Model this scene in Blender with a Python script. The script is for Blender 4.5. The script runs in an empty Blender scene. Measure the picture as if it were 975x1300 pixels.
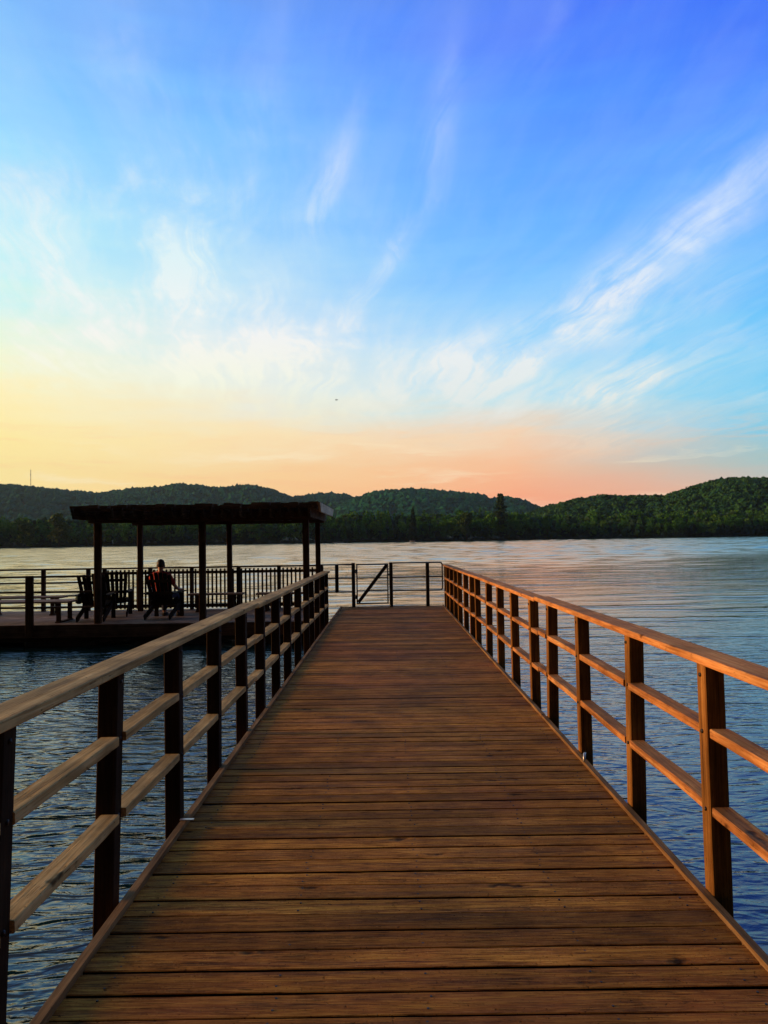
import bpy, bmesh, math, random
import numpy as np
from mathutils import Vector, Matrix
R = math.radians
random.seed(7); rng = np.random.default_rng(7)
scene = bpy.context.scene
col = scene.collection

# ------------------------------------------------------------------ helpers
def tag(o, label=None, cat=None, group=None, kind=None):
    if label: o['label'] = label
    if cat: o['category'] = cat
    if group: o['group'] = group
    if kind: o['kind'] = kind
    return o

def empty(name, loc, label=None, cat=None, group=None, rz=0):
    o = bpy.data.objects.new(name, None); col.objects.link(o)
    o.empty_display_size = .2
    o.location = loc; o.rotation_euler = (0, 0, rz)
    return tag(o, label, cat, group)

class MB:
    """collects pieces in local space, builds ONE mesh object"""
    def __init__(s): s.v = []; s.f = []; s.r = []; s.sm = []
    def add(s, vs, fs, rnd=None, smooth=False):
        n = len(s.v); s.v += [tuple(v) for v in vs]
        r = random.random() if rnd is None else rnd
        for f in fs: s.f.append(tuple(i + n for i in f)); s.r.append(r); s.sm.append(smooth)
    def hexa(s, p, rnd=None):   # 8 points: bottom 4 ccw, top 4 ccw
        s.add(p, [(3, 2, 1, 0), (4, 5, 6, 7), (0, 1, 5, 4), (1, 2, 6, 5), (2, 3, 7, 6), (3, 0, 4, 7)], rnd)
    def box(s, x0, x1, y0, y1, z0, z1, rnd=None, ch=0.0):
        if ch <= 0:
            s.hexa([(x0, y0, z0), (x1, y0, z0), (x1, y1, z0), (x0, y1, z0), (x0, y0, z1), (x1, y0, z1), (x1, y1, z1), (x0, y1, z1)], rnd)
            return
        # chamfered box
        bm = bmesh.new(); bmesh.ops.create_cube(bm, size=1)
        for v in bm.verts:
            v.co = Vector(((x0 + x1) / 2 + v.co.x * (x1 - x0), (y0 + y1) / 2 + v.co.y * (y1 - y0), (z0 + z1) / 2 + v.co.z * (z1 - z0)))
        bmesh.ops.bevel(bm, geom=bm.edges[:], offset=ch, segments=1, affect='EDGES')
        s.frombm(bm, rnd)
    def frombm(s, bm, rnd=None, smooth=False):
        bm.verts.index_update()
        s.add([v.co[:] for v in bm.verts], [[v.index for v in f.verts] for f in bm.faces], rnd, smooth)
        bm.free()
    def bar(s, a, b, w, h, rnd=None, up=(0, 0, 1)):
        a = Vector(a); b = Vector(b); d = (b - a).normalized(); u = Vector(up)
        if abs(d.dot(u)) > .99: u = Vector((0, 1, 0))
        x = d.cross(u).normalized(); z = x.cross(d).normalized()
        p = []
        for q in (a, b):
            for (i, j) in ((-1, -1), (1, -1), (1, 1), (-1, 1)): p.append(q + x * i * w / 2 + z * j * h / 2)
        s.add([t[:] for t in p], [(0, 1, 2, 3), (7, 6, 5, 4), (0, 4, 5, 1), (1, 5, 6, 2), (2, 6, 7, 3), (3, 7, 4, 0)], rnd)
    def tube(s, pts, rad, n=10, rnd=None, caps=True):
        pts = [Vector(p) for p in pts]; rs = rad if isinstance(rad, (list, tuple)) else [rad] * len(pts)
        vs = []; fs = []; u0 = None
        for i, p in enumerate(pts):
            d = (pts[min(i + 1, len(pts) - 1)] - pts[max(i - 1, 0)]).normalized()
            if u0 is None: u0 = d.orthogonal().normalized()
            u0 = (u0 - d * u0.dot(d)).normalized(); w = d.cross(u0)
            for k in range(n):
                t = 2 * math.pi * k / n; vs.append((p + (u0 * math.cos(t) + w * math.sin(t)) * rs[i])[:])
        for i in range(len(pts) - 1):
            for k in range(n):
                a = i * n + k; b = i * n + (k + 1) % n; fs.append((a, b, b + n, a + n))
        if caps: fs.append(tuple(range(n - 1, -1, -1))); fs.append(tuple((len(pts) - 1) * n + k for k in range(n)))
        s.add(vs, fs, rnd, True)
    def build(s, name, mat, parent=None, smooth=None, fix=True):
        me = bpy.data.meshes.new(name); me.from_pydata(s.v, [], s.f); me.update()
        at = me.attributes.new('rnd', 'FLOAT', 'FACE'); at.data.foreach_set('value', s.r)
        me.polygons.foreach_set('use_smooth', [bool(x) if smooth is None else smooth for x in s.sm])
        if fix:
            bm = bmesh.new(); bm.from_mesh(me); bmesh.ops.recalc_face_normals(bm, faces=bm.faces[:]); bm.to_mesh(me); bm.free()
        me.materials.append(mat)
        o = bpy.data.objects.new(name, me); col.objects.link(o)
        if parent: o.parent = parent
        return o

def np_mesh(name, V, F, mat, parent=None, smooth=False, rnd=None):
    """V (n,3) F (m,k) -> mesh object"""
    me = bpy.data.meshes.new(name); k = F.shape[1]
    me.vertices.add(len(V)); me.vertices.foreach_set('co', V.astype(np.float32).ravel())
    me.loops.add(F.size); me.loops.foreach_set('vertex_index', F.astype(np.int32).ravel())
    me.polygons.add(len(F)); me.polygons.foreach_set('loop_start', np.arange(len(F), dtype=np.int32) * k)
    me.update(calc_edges=True); me.validate()
    me.polygons.foreach_set('use_smooth', np.full(len(me.polygons), smooth))
    if rnd is not None and len(me.polygons) == len(F):
        at = me.attributes.new('rnd', 'FLOAT', 'FACE'); at.data.foreach_set('value', rnd.astype(np.float32))
    me.materials.append(mat)
    o = bpy.data.objects.new(name, me); col.objects.link(o)
    if parent: o.parent = parent
    return o

def srgb(r, g, b):
    f = lambda c: ((c / 255 + .055) / 1.055) ** 2.4 if c / 255 > .04045 else c / 255 / 12.92
    return (f(r), f(g), f(b), 1)

class NT:
    def __init__(s, nt): s.nt = nt; s.N = nt.nodes; s.L = nt.links
    def node(s, t, **kw):
        n = s.N.new(t)
        for k, v in kw.items(): setattr(n, k, v)
        return n
    def put(s, sock, v):
        if v is None: return
        if isinstance(v, bpy.types.NodeSocket): s.L.new(v, sock)
        else: sock.default_value = v
    def m(s, op, a, b=None, c=None, clamp=False):
        n = s.node('ShaderNodeMath', operation=op, use_clamp=clamp)
        s.put(n.inputs[0], a); s.put(n.inputs[1], b); s.put(n.inputs[2], c); return n.outputs[0]
    def vm(s, op, a, b=None):
        n = s.node('ShaderNodeVectorMath', operation=op); s.put(n.inputs[0], a); s.put(n.inputs[1], b); return n.outputs[0]
    def ramp(s, fac, stops, interp='LINEAR'):
        n = s.node('ShaderNodeValToRGB'); n.color_ramp.interpolation = interp
        e = n.color_ramp.elements
        while len(e) < len(stops): e.new(1.0)
        for i, (p, c) in enumerate(stops):
            e[i].position = p; e[i].color = c if not isinstance(c, (int, float)) else (c, c, c, 1)
        s.put(n.inputs[0], fac); return n.outputs[0]
    def noise(s, vec, scale, detail=4, rough=.55, dist=0, out=0, dim='3D'):
        n = s.node('ShaderNodeTexNoise', noise_dimensions=dim)
        s.put(n.inputs['Vector'], vec); s.put(n.inputs['Scale'], scale); n.inputs['Detail'].default_value = detail
        n.inputs['Roughness'].default_value = rough; n.inputs['Distortion'].default_value = dist; return n.outputs[out]
    def mix(s, fac, a, b, mode='MIX'):
        n = s.node('ShaderNodeMix', data_type='RGBA', blend_type=mode)
        s.put(n.inputs[0], fac); s.put(n.inputs[6], a); s.put(n.inputs[7], b); return n.outputs[2]
    def mapr(s, v, a, b, c=0, d=1, smooth=True):
        n = s.node('ShaderNodeMapRange', interpolation_type='SMOOTHSTEP' if smooth else 'LINEAR')
        s.put(n.inputs['Value'], v)
        for k, x in zip(('From Min', 'From Max', 'To Min', 'To Max'), (a, b, c, d)): s.put(n.inputs[k], x)
        return n.outputs[0]
    def xyz(s, v):
        n = s.node('ShaderNodeSeparateXYZ'); s.put(n.inputs[0], v); return n.outputs
    def comb(s, x, y, z=0.0):
        n = s.node('ShaderNodeCombineXYZ'); s.put(n.inputs[0], x); s.put(n.inputs[1], y); s.put(n.inputs[2], z); return n.outputs[0]

def material(name):
    m = bpy.data.materials.new(name); m.use_nodes = True
    t = NT(m.node_tree); b = m.node_tree.nodes['Principled BSDF']; return m, t, b

def wood(name, c_dark, c_mid, c_light, axis='X', rough=.75, knots=.5, var=.5, bump=.35, grain=1.0, contrast=0):
    m, t, b = material(name)
    geo = t.node('ShaderNodeNewGeometry'); at = t.node('ShaderNodeAttribute', attribute_name='rnd')
    off = t.vm('MULTIPLY', t.comb(at.outputs['Fac'], at.outputs['Fac'], at.outputs['Fac']), (37.0, 53.0, 71.0))
    P = t.vm('ADD', geo.outputs['Position'], off)
    along, acr = 1.1, 26.0 * grain
    sc = {'X': (along, acr, acr), 'Y': (acr, along, acr), 'Z': (acr, acr, along)}[axis]
    sf = {'X': (4.0, 130., 130.), 'Y': (130., 4.0, 130.), 'Z': (130., 130., 4.0)}[axis]
    g1 = t.noise(t.vm('MULTIPLY', P, sc), 1.0, 5, .62, .6)
    g2 = t.noise(t.vm('MULTIPLY', P, sf), 1.0, 3, .6, .2)
    blot = t.noise(geo.outputs['Position'], 2.3, 4, .6)
    wear = t.noise(P, 7.0, 4, .7)
    f = t.m('ADD', t.m('MULTIPLY', g1, .62), t.m('MULTIPLY', g2, .38))
    c = t.ramp(f, [(.33, c_dark), (.5, c_mid), (.68, c_light)])
    if contrast:      # rough grain: fine pale and dark fibres, worn grey patches
        g3 = t.noise(t.vm('MULTIPLY', P, {'X': (9., 210., 210.), 'Y': (210., 9., 210.), 'Z': (210., 210., 9.)}[axis]), 1.0, 2, .6)
        sp2 = t.noise(P, 95.0, 3, .75)
        c = t.mix(t.mapr(g3, .52, .70, 0, .55), c, c_light); c = t.mix(t.mapr(g3, .47, .33, 0, .7), c, tuple(x * .45 for x in c_dark[:3]) + (1,))
        c = t.mix(t.mapr(sp2, .60, .72, 0, .6), c, (.72, .42, .14, 1)); c = t.mix(t.mapr(sp2, .42, .30, 0, .7), c, (.03, .014, .006, 1))
        c = t.mix(t.mapr(t.noise(t.vm('MULTIPLY', P, (1.2, 5., 5.)), 1.0, 5, .7), .52, .72, 0, .35), c, (.36, .19, .08, 1))
        reddish = t.noise(geo.outputs['Position'], .55, 3, .6)
        c = t.mix(t.mapr(reddish, .45, .65, 0, .35), c, (.30, .085, .04, 1))
    c = t.mix(t.mapr(at.outputs['Fac'], 0, 1, 0, var, False), c, c_dark)
    c = t.mix(t.mapr(at.outputs['Fac'], 1.4, 1.6), c, (.006, .004, .002, 1))      # gap shade painted near-black onto the plank sides
    v = t.mapr(blot, .3, .7, .72, 1.28)
    hsv = t.node('ShaderNodeHueSaturation'); t.put(hsv.inputs['Color'], c); t.put(hsv.inputs['Value'], v)
    c = hsv.outputs[0]
    # cracks: very long thin dark lines
    ck = {'X': (.8, 60., 60.), 'Y': (60., .8, 60.), 'Z': (60., 60., .8)}[axis]
    cr = t.noise(t.vm('MULTIPLY', P, ck), 1.0, 2, .5, 1.0)
    crack = t.mapr(t.m('ABSOLUTE', t.m('SUBTRACT', cr, .5)), 0.0, .018, 1, 0)
    crack = t.m('MULTIPLY', crack, t.mapr(wear, .48, .62, 0, 1))
    # knots and dark scuffs
    vo = t.node('ShaderNodeTexVoronoi', feature='F1'); ks = {'X': (1.7, 6., 6.), 'Y': (6., 1.7, 6.), 'Z': (6., 6., 1.7)}[axis]
    t.put(vo.inputs['Vector'], t.vm('ADD', t.vm('MULTIPLY', P, ks), t.vm('MULTIPLY', t.noise(P, 9.0, 2, .5, 0, 1), (.5, .5, .5))))
    vo.inputs['Scale'].default_value = 1.0
    kn = t.mapr(vo.outputs['Distance'], .03, .15, knots, 0)
    sp = t.mapr(t.noise(P, 46.0, 3, .6), .64, .74, 0, knots * .8)
    dk = t.m('MAXIMUM', t.m('MAXIMUM', t.m('MULTIPLY', crack, .75), kn), sp)
    c = t.mix(dk, c, tuple(x * .22 for x in c_dark[:3]) + (1,))
    t.put(b.inputs['Base Color'], c)
    t.put(b.inputs['Roughness'], t.mapr(g1, .3, .7, rough - .12, rough + .12))
    b.inputs['Specular IOR Level'].default_value = .06
    h = t.m('SUBTRACT', t.m('ADD', t.m('MULTIPLY', g1, .6), t.m('MULTIPLY', g2, .5)), t.m('MULTIPLY', dk, 1.0))
    bp = t.node('ShaderNodeBump'); t.put(bp.inputs['Height'], h); bp.inputs['Strength'].default_value = bump; bp.inputs['Distance'].default_value = .006
    t.put(b.inputs['Normal'], bp.outputs[0])
    return m

def plain(name, c, rough=.6, metal=0, nscale=20, amt=.25, bump=.1, dist=.003):
    m, t, b = material(name)
    tc = t.node('ShaderNodeTexCoord'); n = t.noise(tc.outputs['Object'], nscale, 5, .65)
    lo = tuple(x * (1 - amt) for x in c[:3]) + (1,); hi = tuple(min(1, x * (1 + amt)) for x in c[:3]) + (1,)
    t.put(b.inputs['Base Color'], t.ramp(n, [(.35, lo), (.65, hi)]))
    t.put(b.inputs['Roughness'], t.mapr(n, .3, .7, rough - .08, rough + .08)); b.inputs['Metallic'].default_value = metal
    bp = t.node('ShaderNodeBump'); t.put(bp.inputs['Height'], n); bp.inputs['Strength'].default_value = bump; bp.inputs['Distance'].default_value = dist
    t.put(b.inputs['Normal'], bp.outputs[0])
    return m

def foliage(name, cols, scale=.06, rough=.75):
    m, t, b = material(name)
    geo = t.node('ShaderNodeNewGeometry'); at = t.node('ShaderNodeAttribute', attribute_name='rnd')
    n = t.noise(geo.outputs['Position'], scale, 3, .6); n2 = t.noise(geo.outputs['Position'], scale * 12, 2, .6)
    f = t.m('ADD', t.m('ADD', t.m('MULTIPLY', n, .35), t.m('MULTIPLY', n2, .15)), t.m('MULTIPLY', at.outputs['Fac'], .5))
    t.put(b.inputs['Base Color'], t.ramp(f, [(.15 + .7 * i / (len(cols) - 1), c) for i, c in enumerate(cols)]))
    b.inputs['Roughness'].default_value = rough; b.inputs['Specular IOR Level'].default_value = .03
    return m

M = {}
M['deck'] = wood('deck_wood', (.060, .024, .006, 1), (.41, .158, .025, 1), (.82, .42, .072, 1), 'X', knots=.9, var=.62, bump=.8, contrast=1)
M['curb'] = wood('curb_wood', (.09, .05, .02, 1), (.22, .125, .05, 1), (.36, .23, .10, 1), 'Y', knots=.5, var=.3)
M['cap_left'] = wood('tan_rail_wood', (.18, .105, .035, 1), (.48, .32, .12, 1), (.70, .52, .24, 1), 'Y', knots=.9, var=.25, bump=.6)  # left rail boards: tan wood
M['cap_right'] = wood('reddish_rail_wood', (.22, .085, .026, 1), (.50, .21, .062, 1), (.72, .40, .15, 1), 'Y', knots=.9, var=.2, bump=.6)  # right rail boards: redder wood than the left
M['post_left'] = wood('shaded_post_wood', (.012, .008, .005, 1), (.026, .016, .009, 1), (.055, .034, .018, 1), 'Z', knots=.4, var=.4)  # left posts: darker copy of the post wood, shade put into the colour
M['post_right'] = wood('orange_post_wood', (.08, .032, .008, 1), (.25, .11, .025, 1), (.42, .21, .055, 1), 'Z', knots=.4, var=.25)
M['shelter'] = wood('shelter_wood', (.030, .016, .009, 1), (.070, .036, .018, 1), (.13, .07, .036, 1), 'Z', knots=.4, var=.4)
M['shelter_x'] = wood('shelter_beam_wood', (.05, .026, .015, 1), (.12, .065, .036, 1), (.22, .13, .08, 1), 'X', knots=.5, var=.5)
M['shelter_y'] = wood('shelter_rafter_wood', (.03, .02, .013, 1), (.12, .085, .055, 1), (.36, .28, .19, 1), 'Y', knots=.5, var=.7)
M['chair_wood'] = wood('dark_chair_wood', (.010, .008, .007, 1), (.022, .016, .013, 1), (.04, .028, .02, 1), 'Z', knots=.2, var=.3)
M['roof_edge'] = wood('pale_roof_end_wood', (.5, .38, .24, 1), (.74, .60, .40, 1), (.8, .70, .52, 1), 'Y', knots=.3, var=.2)
M['grey_wood'] = wood('grey_platform_wood', (.12, .09, .07, 1), (.26, .20, .16, 1), (.38, .31, .25, 1), 'X', knots=.4, var=.35)
M['under'] = wood('under_beam_wood', (.02, .013, .009, 1), (.045, .03, .02, 1), (.08, .055, .04, 1), 'Y', knots=.2)
M['float'] = plain('float_plastic', (.02, .02, .022, 1), .6)
M['metal'] = plain('dark_painted_metal', (.018, .015, .015, 1), .5, .3)
M['galv'] = plain('galvanised_metal', (.55, .53, .5, 1), .4, .8)
M['fabric'] = plain('dark_fabric', (.012, .014, .02, 1), .9, nscale=60)
M['green_fabric'] = plain('green_fabric', (.02, .06, .035, 1), .9, nscale=60)
M['red_shirt'] = plain('red_cotton', (.42, .035, .025, 1), .9, nscale=40)
M['jeans'] = plain('blue_jeans', (.03, .04, .09, 1), .9, nscale=60)
M['skin'] = plain('skin', (.42, .20, .13, 1), .5, nscale=30, amt=.08)
M['hair'] = plain('dark_hair', (.012, .008, .006, 1), .6, nscale=120, amt=.5, bump=.6)
M['shoe'] = plain('shoe_rubber', (.03, .03, .03, 1), .8)
M['boat'] = plain('boat_paint', (.6, .6, .58, 1), .4)
M['boat_dark'] = plain('boat_dark', (.06, .07, .09, 1), .4)
M['bird'] = plain('bird_feathers', (.03, .03, .03, 1), .9)
M['mast'] = plain('mast_steel', (.3, .25, .22, 1), .6)
M['trunk'] = plain('bark', (.05, .035, .025, 1), .95, nscale=1.5, amt=.4)
M['leaf'] = foliage('mixed_leaves', [(.03, .11, .014, 1), (.065, .21, .025, 1), (.14, .28, .04, 1)])
M['leaf_yellow'] = foliage('yellow_green_leaves', [(.06, .10, .015, 1), (.12, .17, .025, 1), (.19, .23, .04, 1)])
M['leaf_bright'] = foliage('bright_green_leaves', [(.035, .08, .015, 1), (.07, .14, .025, 1), (.11, .19, .04, 1)])
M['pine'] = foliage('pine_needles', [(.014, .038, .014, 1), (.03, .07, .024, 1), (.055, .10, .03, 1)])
M['hill'] = foliage('hill_ground', [(.015, .03, .012, 1), (.03, .055, .02, 1), (.05, .08, .03, 1)], .01)
M['canopy_far'] = foliage('far_canopy', [(.006, .070, .038, 1), (.011, .105, .050, 1), (.026, .145, .055, 1)], .004)
M['canopy_near'] = foliage('near_canopy', [(.013, .065, .018, 1), (.028, .10, .026, 1), (.060, .14, .035, 1)], .012)

# ------------------------------------------------------------------ camera
WATER = 0.0; EYE = 2.2; SL = .0057            # pier slopes very gently down to the far end
DK0 = EYE - 1.6
def dz(y): return DK0 - SL * y
cam = bpy.data.cameras.new('camera'); co = bpy.data.objects.new('camera', cam); col.objects.link(co)
cam.sensor_fit = 'HORIZONTAL'; cam.sensor_width = 36; cam.lens = 36 * 976 / 975
cam.clip_start = .05; cam.clip_end = 20000
co.matrix_world = Matrix.Translation((0, 0, EYE)) @ Matrix.Rotation(R(.2), 4, 'Z') @ Matrix.Rotation(R(90 + 2.02), 4, 'X') @ Matrix.Rotation(R(-.88), 4, 'Z')
scene.camera = co

# ------------------------------------------------------------------ sky
SUN_AZ, SUN_EL = -86.0, 8.0       # degrees from +Y (negative = left), elevation
def make_world():
    w = bpy.data.worlds.new("World"); scene.world = w; w.use_nodes = True
    t = NT(w.node_tree); t.N.clear()
    out = t.node('ShaderNodeOutputWorld'); bg = t.node('ShaderNodeBackground'); bg.inputs[1].default_value = .1
    t.L.new(bg.outputs[0], out.inputs[0])
    tc = t.node('ShaderNodeTexCoord'); d = t.vm('NORMALIZE', tc.outputs['Generated']); x, y, z = t.xyz(d)
    az = t.m('MULTIPLY', t.m('ARCTAN2', x, y), 57.29578); el = t.m('MULTIPLY', t.m('ARCSINE', z), 57.29578)
    eln = t.m('DIVIDE', el, 90, clamp=True)
    # uneven horizon glow
    warp = t.m('MULTIPLY', t.m('SUBTRACT', t.noise(t.comb(t.m('MULTIPLY', az, .07), t.m('MULTIPLY', el, .42)), 1.0, 7, .6), .5), 6.5)
    warp = t.m('MULTIPLY', warp, t.mapr(el, 1, 8))
    elw = t.m('DIVIDE', t.m('ADD', el, warp), 90, clamp=True)
    S = lambda L: [(e / 90, srgb(*c)) for e, c in L]
    cols = {
     -27: [(0, (252, 222, 140)), (4.4, (253, 228, 152)), (7.5, (254, 232, 156)), (10, (254, 236, 172)), (12.5, (236, 244, 206)), (17, (186, 240, 238)), (22, (160, 228, 248)), (27, (136, 206, 250)), (34, (112, 178, 246)), (50, (120, 132, 158)), (90, (84, 88, 112))],
     -9: [(0, (252, 198, 134)), (4.4, (253, 208, 146)), (7.5, (250, 224, 178)), (10.5, (230, 232, 222)), (14, (208, 228, 240)), (18, (170, 215, 245)), (23, (128, 196, 250)), (29, (104, 178, 252)), (34, (94, 154, 248)), (50, (88, 108, 172)), (90, (84, 88, 112))],
     9.5: [(0, (248, 146, 114)), (3, (252, 168, 126)), (5, (252, 188, 142)), (7.5, (244, 210, 174)), (10, (176, 224, 238)), (13, (142, 212, 248)), (18, (112, 190, 252)), (24, (92, 166, 252)), (30, (80, 146, 252)), (34, (74, 126, 248)), (50, (88, 120, 170)), (90, (84, 88, 112))],
     27: [(0, (240, 172, 140)), (2.6, (226, 182, 156)), (5, (160, 196, 198)), (8, (90, 202, 240)), (12, (102, 198, 246)), (18, (98, 182, 250)), (24, (84, 158, 252)), (30, (64, 124, 248)), (34, (56, 106, 242)), (50, (84, 134, 184)), (90, (84, 88, 112))],
     70: [(0, (200, 176, 176)), (8, (130, 165, 205)), (20, (100, 150, 215)), (50, (80, 108, 165)), (90, (84, 88, 112))],
    }
    ks = sorted(cols); c = t.ramp(elw, S(cols[ks[0]]))
    for a, b in zip(ks[:-1], ks[1:]):
        c = t.mix(t.mapr(az, a, b, smooth=False), c, t.ramp(elw, S(cols[b])))
    # the sky opposite the sunset
    back = t.ramp(eln, S([(0, (14, 12, 13)), (10, (16, 15, 18)), (30, (22, 23, 31)), (60, (50, 54, 70)), (90, (84, 88, 112))]))
    c = t.mix(t.mapr(t.m('ABSOLUTE', az), 65, 125), c, back)
    # cirrus: a cloud layer seen in perspective, streaks parallel to one wind direction
    k = t.m('DIVIDE', 1.0, t.m('ADD', t.m('MAXIMUM', z, 0.0), .07)); px = t.m('MULTIPLY', x, k); py = t.m('MULTIPLY', y, k)
    a0 = R(-9); s0, c0 = math.sin(a0), math.cos(a0)
    along = t.m('ADD', t.m('MULTIPLY', px, s0), t.m('MULTIPLY', py, c0))
    acr = t.m('SUBTRACT', t.m('MULTIPLY', px, c0), t.m('MULTIPLY', py, s0))
    wv = t.noise(t.comb(px, py), .9, 3, .5, 0, 1); wx, wy, wz = t.xyz(wv)
    acr2 = t.m('ADD', acr, t.m('MULTIPLY', t.m('SUBTRACT', wx, .5), .42)); al2 = t.m('ADD', along, t.m('MULTIPLY', t.m('SUBTRACT', wy, .5), 1.0))
    n1 = t.noise(t.comb(t.m('MULTIPLY', acr2, 2.6), t.m('MULTIPLY', al2, .62)), 1.0, 9, .62, .15)
    n2 = t.noise(t.comb(t.m('MULTIPLY', acr2, 11.), t.m('MULTIPLY', al2, 1.5), 3.0), 1.0, 6, .65, .3)
    n3 = t.noise(t.comb(t.m('MULTIPLY', acr2, 1.1), t.m('MULTIPLY', al2, .7), 8.0), 1.35, 9, .60, .8)
    streak = t.m('ADD', t.m('MULTIPLY', n1, .6), t.m('MULTIPLY', n2, .4))
    wa = t.noise(t.comb(t.m('MULTIPLY', az, .10), t.m('MULTIPLY', el, .10), 5.0), 1.0, 3, .5, 0, 1); wax, way, waz = t.xyz(wa)
    qa = t.comb(t.m('ADD', t.m('MULTIPLY', az, .16), t.m('MULTIPLY', wax, 1.6)), t.m('ADD', t.m('MULTIPLY', el, .15), t.m('MULTIPLY', way, 1.3)), 2.0)
    n4 = t.noise(qa, 1.0, 10, .62, .25)                      # broken patches
    patch = t.mapr(n4, .38, .62)
    fib = t.mapr(streak, .36, .62)
    soft = t.mapr(t.m('ADD', t.m('MULTIPLY', n4, .65), t.m('MULTIPLY', n3, .35)), .41, .60)
    def blob(a, e, sa, se, rot, amp):
        A = t.m('SUBTRACT', az, a); E = t.m('SUBTRACT', el, e); cr, sr = math.cos(R(rot)), math.sin(R(rot))
        u = t.m('DIVIDE', t.m('ADD', t.m('MULTIPLY', A, cr), t.m('MULTIPLY', E, sr)), sa)
        v = t.m('DIVIDE', t.m('SUBTRACT', t.m('MULTIPLY', E, cr), t.m('MULTIPLY', A, sr)), se)
        # ragged outline
        r2 = t.m('ADD', t.m('MULTIPLY', u, u), t.m('MULTIPLY', v, v))
        r2 = t.m('ADD', r2, t.m('MULTIPLY', t.m('SUBTRACT', n1, .5), 2.0))
        return t.m('MULTIPLY', t.m('EXPONENT', t.m('MULTIPLY', t.m('MAXIMUM', r2, 0.0), -1.0)), amp)
    def total(bs):
        r = None
        for b in bs: q = blob(*b); r = q if r is None else t.m('ADD', r, q)
        return r
    A = total([(21.5, 19.8, 9.0, 1.9, 33, 1.15), (16.0, 17.0, 3.6, 1.3, 33, 1.0), (23, 15.8, 6, .8, 26, .5), (22, 12.8, 5, .6, 18, .35), (17.0, 10.6, 6.5, 1.3, 10, 1.25), (6, 13.0, 8, 2.0, 16, 1.2), (11, 12.4, 6, 1.0, 18, .8), (2, 10.2, 9, 1.1, 5, .9), (9, 8.8, 11, 1.0, 4, .9),
               (1.2, 20.8, 3.0, .7, 50, 1.3), (-2, 17.5, 3.2, .8, 48, .6), (-3.8, 25.5, 4.2, 1.0, 62, .65), (4.6, 28.8, 4.5, 1.0, 78, .5), (13, 33, 5, .8, 60, .18), (-19, 30.5, 5.0, 1.6, 100, .34), (-9, 29, 6, 1.6, 70, .20), (16, 6.8, 10, 1.1, 4, .8), (22, 8.6, 7, .7, 8, .5)])
    B = total([(-18, 19, 13, 8.5, 0, .95), (-7.5, 14.0, 5.0, 2.2, 5, 1.5), (-14.5, 12.5, 2.6, 2.0, 10, 1.0), (-23, 13, 4, 2.5, 0, .7), (-15, 21, 2.6, 4.0, 8, .6), (-19.2, 17.8, 1.0, 1.6, 10, .8), (-25, 22, 5, 3.2, 0, .55), (-2, 12.5, 7, 2.0, 4, .45)])
    fr = t.m('ADD', t.m('MULTIPLY', t.m('MULTIPLY', A, t.m('ADD', t.m('MULTIPLY', fib, t.m('ADD', t.m('MULTIPLY', patch, .65), .35)), .12)), .95),
             t.m('MULTIPLY', t.m('MULTIPLY', B, t.m('ADD', t.m('MULTIPLY', t.m('MULTIPLY', soft, t.m('ADD', t.m('MULTIPLY', t.mapr(n2, .38, .62), .65), .42)), .85), .18)), .8))
    bgc = t.m('MULTIPLY', t.m('MULTIPLY', fib, .12), t.mapr(el, 2, 12))
    fr = t.m('ADD', fr, bgc); fr = t.m('MINIMUM', fr, .93)
    fr = t.m('MULTIPLY', fr, t.mapr(t.m('ABSOLUTE', az), 60, 110, 1, 0))
    cc = t.ramp(eln, S([(0, (250, 190, 160)), (6, (250, 214, 180)), (9.5, (226, 232, 228)), (14, (236, 238, 238)), (20, (206, 224, 248)), (34, (176, 196, 250))]))
    ccl = t.ramp(eln, S([(0, (253, 226, 150)), (8, (253, 236, 176)), (11, (244, 246, 222)), (15, (244, 242, 238)), (20, (222, 240, 242)), (34, (188, 208, 250))]))
    cc = t.mix(t.mapr(az, -14, 6), ccl, cc)
    c = t.mix(fr, c, cc)
    # cream and pink banding in the glow low over the hills
    bn = t.noise(t.comb(t.m('MULTIPLY', az, .06), t.m('MULTIPLY', elw, 62.0), 4.0), 1.0, 6, .6)
    low = t.m('MULTIPLY', t.mapr(el, 11, 4), t.mapr(t.m('ABSOLUTE', az), 60, 30))
    c = t.mix(t.m('MULTIPLY', t.mapr(bn, .52, .70), t.m('MULTIPLY', low, .5)), c, srgb(255, 240, 205))
    c = t.mix(t.m('MULTIPLY', t.mapr(bn, .48, .32), t.m('MULTIPLY', low, .35)), c, srgb(250, 190, 140))
    sky = t.node('ShaderNodeTexSky', sky_type='NISHITA'); sky.sun_disc = False; sky.sun_elevation = R(SUN_EL); sky.sun_rotation = R(SUN_AZ)
    sky.air_density = 1.0; sky.dust_density = 1.5
    sc10 = t.vm('MULTIPLY', c, (10.7, 10.7, 10.7))
    tot = t.vm('ADD', sc10, t.vm('MULTIPLY', sky.outputs[0], (.05, .05, .05)))
    t.put(bg.inputs[0], tot)
    w.cycles.sampling_method = 'MANUAL'; w.cycles.sample_map_resolution = 512
make_world()
sun = bpy.data.lights.new('sun', 'SUN'); so = bpy.data.objects.new('sun', sun); col.objects.link(so)
sun.energy = 5.0; sun.angle = R(14); sun.color = (1.0, .52, .22)
sd = Vector((math.sin(R(SUN_AZ)) * math.cos(R(SUN_EL)), math.cos(R(SUN_AZ)) * math.cos(R(SUN_EL)), math.sin(R(SUN_EL))))
so.rotation_euler = sd.to_track_quat('Z', 'Y').to_euler(); so.location = sd * 50

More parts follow.
